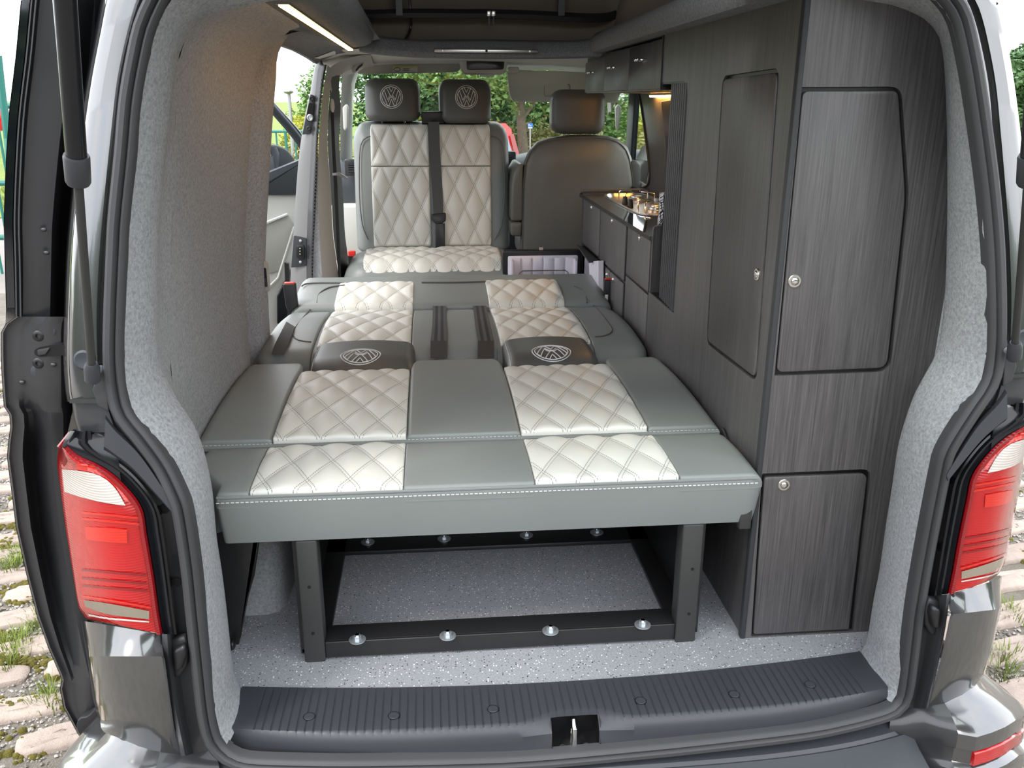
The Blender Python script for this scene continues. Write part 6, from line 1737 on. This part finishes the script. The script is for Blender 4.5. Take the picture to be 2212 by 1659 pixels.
# red car seen through the windscreen
q = oY(1085, 300, 11.0)
cr_ = thing('parked_car', (q.x - .55, 11.6, GZ), 'red hatchback parked ahead of the van', 'car')
cx, cy0 = q.x - .50, 11.0
def sec(y, hw, zs): return [V((cx + s * hw * k, y, GZ + z)) for s, k, z in zs]
prof_c = [(-1, .98, .22), (-1, 1.0, .60), (-1, .98, .88), (-1, .80, 1.36), (-1, .70, 1.44), (1, .70, 1.44), (1, .80, 1.36), (1, .98, .88), (1, 1.0, .60), (1, .98, .22)]
rows = [sec(cy0 + .12, .82, [(a, b_, min(z, .9)) for a, b_, z in prof_c]), sec(cy0 + .02, .82, [(a, b_, min(z, .86)) for a, b_, z in prof_c]), sec(cy0 + .30, .82, prof_c), sec(cy0 + .6, .84, prof_c), sec(cy0 + 2.2, .84, prof_c), sec(cy0 + 3.0, .82, [(a, b_, min(z, .92)) for a, b_, z in prof_c]), sec(cy0 + 3.9, .76, [(a, b_, min(z, .75)) for a, b_, z in prof_c])]
MB().loft(rows[1:], False, True).build('body', M['red_paint'], cr_, 35)
MB().prism([V((cx - .72, cy0 + .05, GZ + .78)), V((cx + .72, cy0 + .05, GZ + .78)), V((cx + .56, cy0 + .27, GZ + 1.36)), V((cx - .56, cy0 + .27, GZ + 1.36))], (0, -.03, .01)).build('rear_window', M['car_glass'], cr_)
for s in (-1, 1):
    MB().prism([V((cx + s * .745, cy0 + .0, GZ + .74)), V((cx + s * .82, cy0 + .0, GZ + .74)), V((cx + s * .68, cy0 + .22, GZ + 1.30)), V((cx + s * .62, cy0 + .22, GZ + 1.30))], (0, -.03, 0)).build('tail_light', M['lens_red2'], cr_)
    for yy in (.75, 3.1): MB().lathe((cx + s * .70, cy0 + yy, GZ + .29), (s, 0, 0), [(0, .29), (.14, .29), (.16, .24), (.15, .12)], 20).build('wheel', M['tyre'], cr_, 40)
MB().box((cx - .26, cy0 - .03, GZ + .60), (cx + .26, cy0 - .01, GZ + .72)).build('number_plate', M['yellow'], cr_)
MB().box((cx - .80, cy0 - .08, GZ + .30), (cx + .80, cy0 + .04, GZ + .56)).build('bumper', M['red_paint'], cr_, None, .03)
# teal railing seen through the sliding door opening
rl_ = thing('teal_railing', (-2.9, 11.5, GZ), 'low teal metal railing seen past the passenger door', 'railing')
a = oY(560, 284, 11.5); b_ = oY(668, 286, 11.5); zb_ = GZ
MB().tube([V((a.x - 1.2, 11.5, a.z)), V((b_.x + .3, 11.5, a.z))], .02, 8).build('top_rail', M['rail'], rl_)
MB().tube([V((a.x - 1.2, 11.5, a.z - .55)), V((b_.x + .3, 11.5, a.z - .55))], .016, 8).build('lower_rail', M['rail'], rl_)
k = 0; x = a.x - 1.2
while x < b_.x + .3:
    MB().tube([V((x, 11.5, a.z)), V((x, 11.5, zb_))], .012 if k % 4 else .02, 6).build('baluster', M['rail'], rl_); x += .13; k += 1
# lamp post
p = oY(626, 235, 15.5); tp_ = oY(624, 202, 15.5)
lp = thing('lamp_post', (p.x, 15.5, gz(15)), 'thin pale lamp post beside the tall tree', 'lamp post')
MB().tube([V((p.x, 15.5, gz(15) - .1)), V((tp_.x, 15.5, tp_.z))], [.05, .03], 8).build('column', M['grey_post'], lp)
MB().sphere(V((tp_.x, 15.45, tp_.z + .03)), .09, 6, (1, 2, .5)).build('lantern', M['grey_post'], lp)
# teal fence and post at the far side of the sliding door
tf = thing('teal_fence', (-5.2, 8, GZ), 'teal mesh fence panel glimpsed beside the sliding door', 'fence')
a = oY(-60, 228, 8.0); b_ = oY(60, 235, 8.0)
for zz in (a.z, a.z - .75, a.z - 1.3): MB().tube([V((a.x - 1, 8.0, zz)), V((b_.x + .2, 8.0, zz))], .03, 8).build('rail', M['rail'], tf)
x = a.x - 1
while x < b_.x + .2:
    MB().tube([V((x, 8.0, a.z)), V((x, 8.0, GZ))], .014, 6).build('upright', M['rail'], tf); x += .11
f2 = thing('teal_pole', oZ(12, 420, GZ), 'leaning pale teal pole beyond the sliding door', 'pole')
MB().tube([oY(-4, 120, 6.5), oY(16, 300, 6.5), oY(40, 560, 6.2)], .03, 8).build('pole', M['rail'], f2)
fr2 = thing('red_bin', oY(4, 300, 9.0), 'red plastic bin glimpsed beyond the teal fence', 'bin')
q = [oY(x, y, 9.0) for x, y in ((-14, 232), (2, 236), (9, 262), (11, 282), (-14, 284))]
MB().prism(q, (0, .3, 0)).build('tub', M['red_paint'], fr2, None, .02)

# unseen belt of trees, added behind the van to block low sky light
rb_ = random.Random(21)
vs_, fs = [], []
for k in range(60):
    a = PI * (1.02 + .96 * k / 59); R_ = 15 + 2 * math.sin(k * 1.7); cx_, cy_ = R_ * math.cos(a), R_ * math.sin(a); hh = rb_.uniform(2.2, 3.2)
    for q in range(420):
        p = V((cx_ + rb_.gauss(0, .8), cy_ + rb_.gauss(0, .8), GZ + hh * rb_.uniform(0, 1) ** .8)); d = V((rb_.uniform(-1, 1), rb_.uniform(-1, 1), rb_.uniform(-1, 1))).normalized(); e = d.orthogonal().normalized(); z = .28; i = len(vs_)
        vs_ += [p - d * z, p + e * z * .6, p + d * z, p - e * z * .6]; fs.append((i, i + 1, i + 2, i + 3))
me = bpy.data.meshes.new('unseen_treeline'); me.from_pydata([tuple(v) for v in vs_], [], fs); me.update()
o = link('unseen_treeline', me, M['leaf2']); tag(o, 'unseen belt of trees added behind the van to block low sky light', 'trees', kind='stuff')
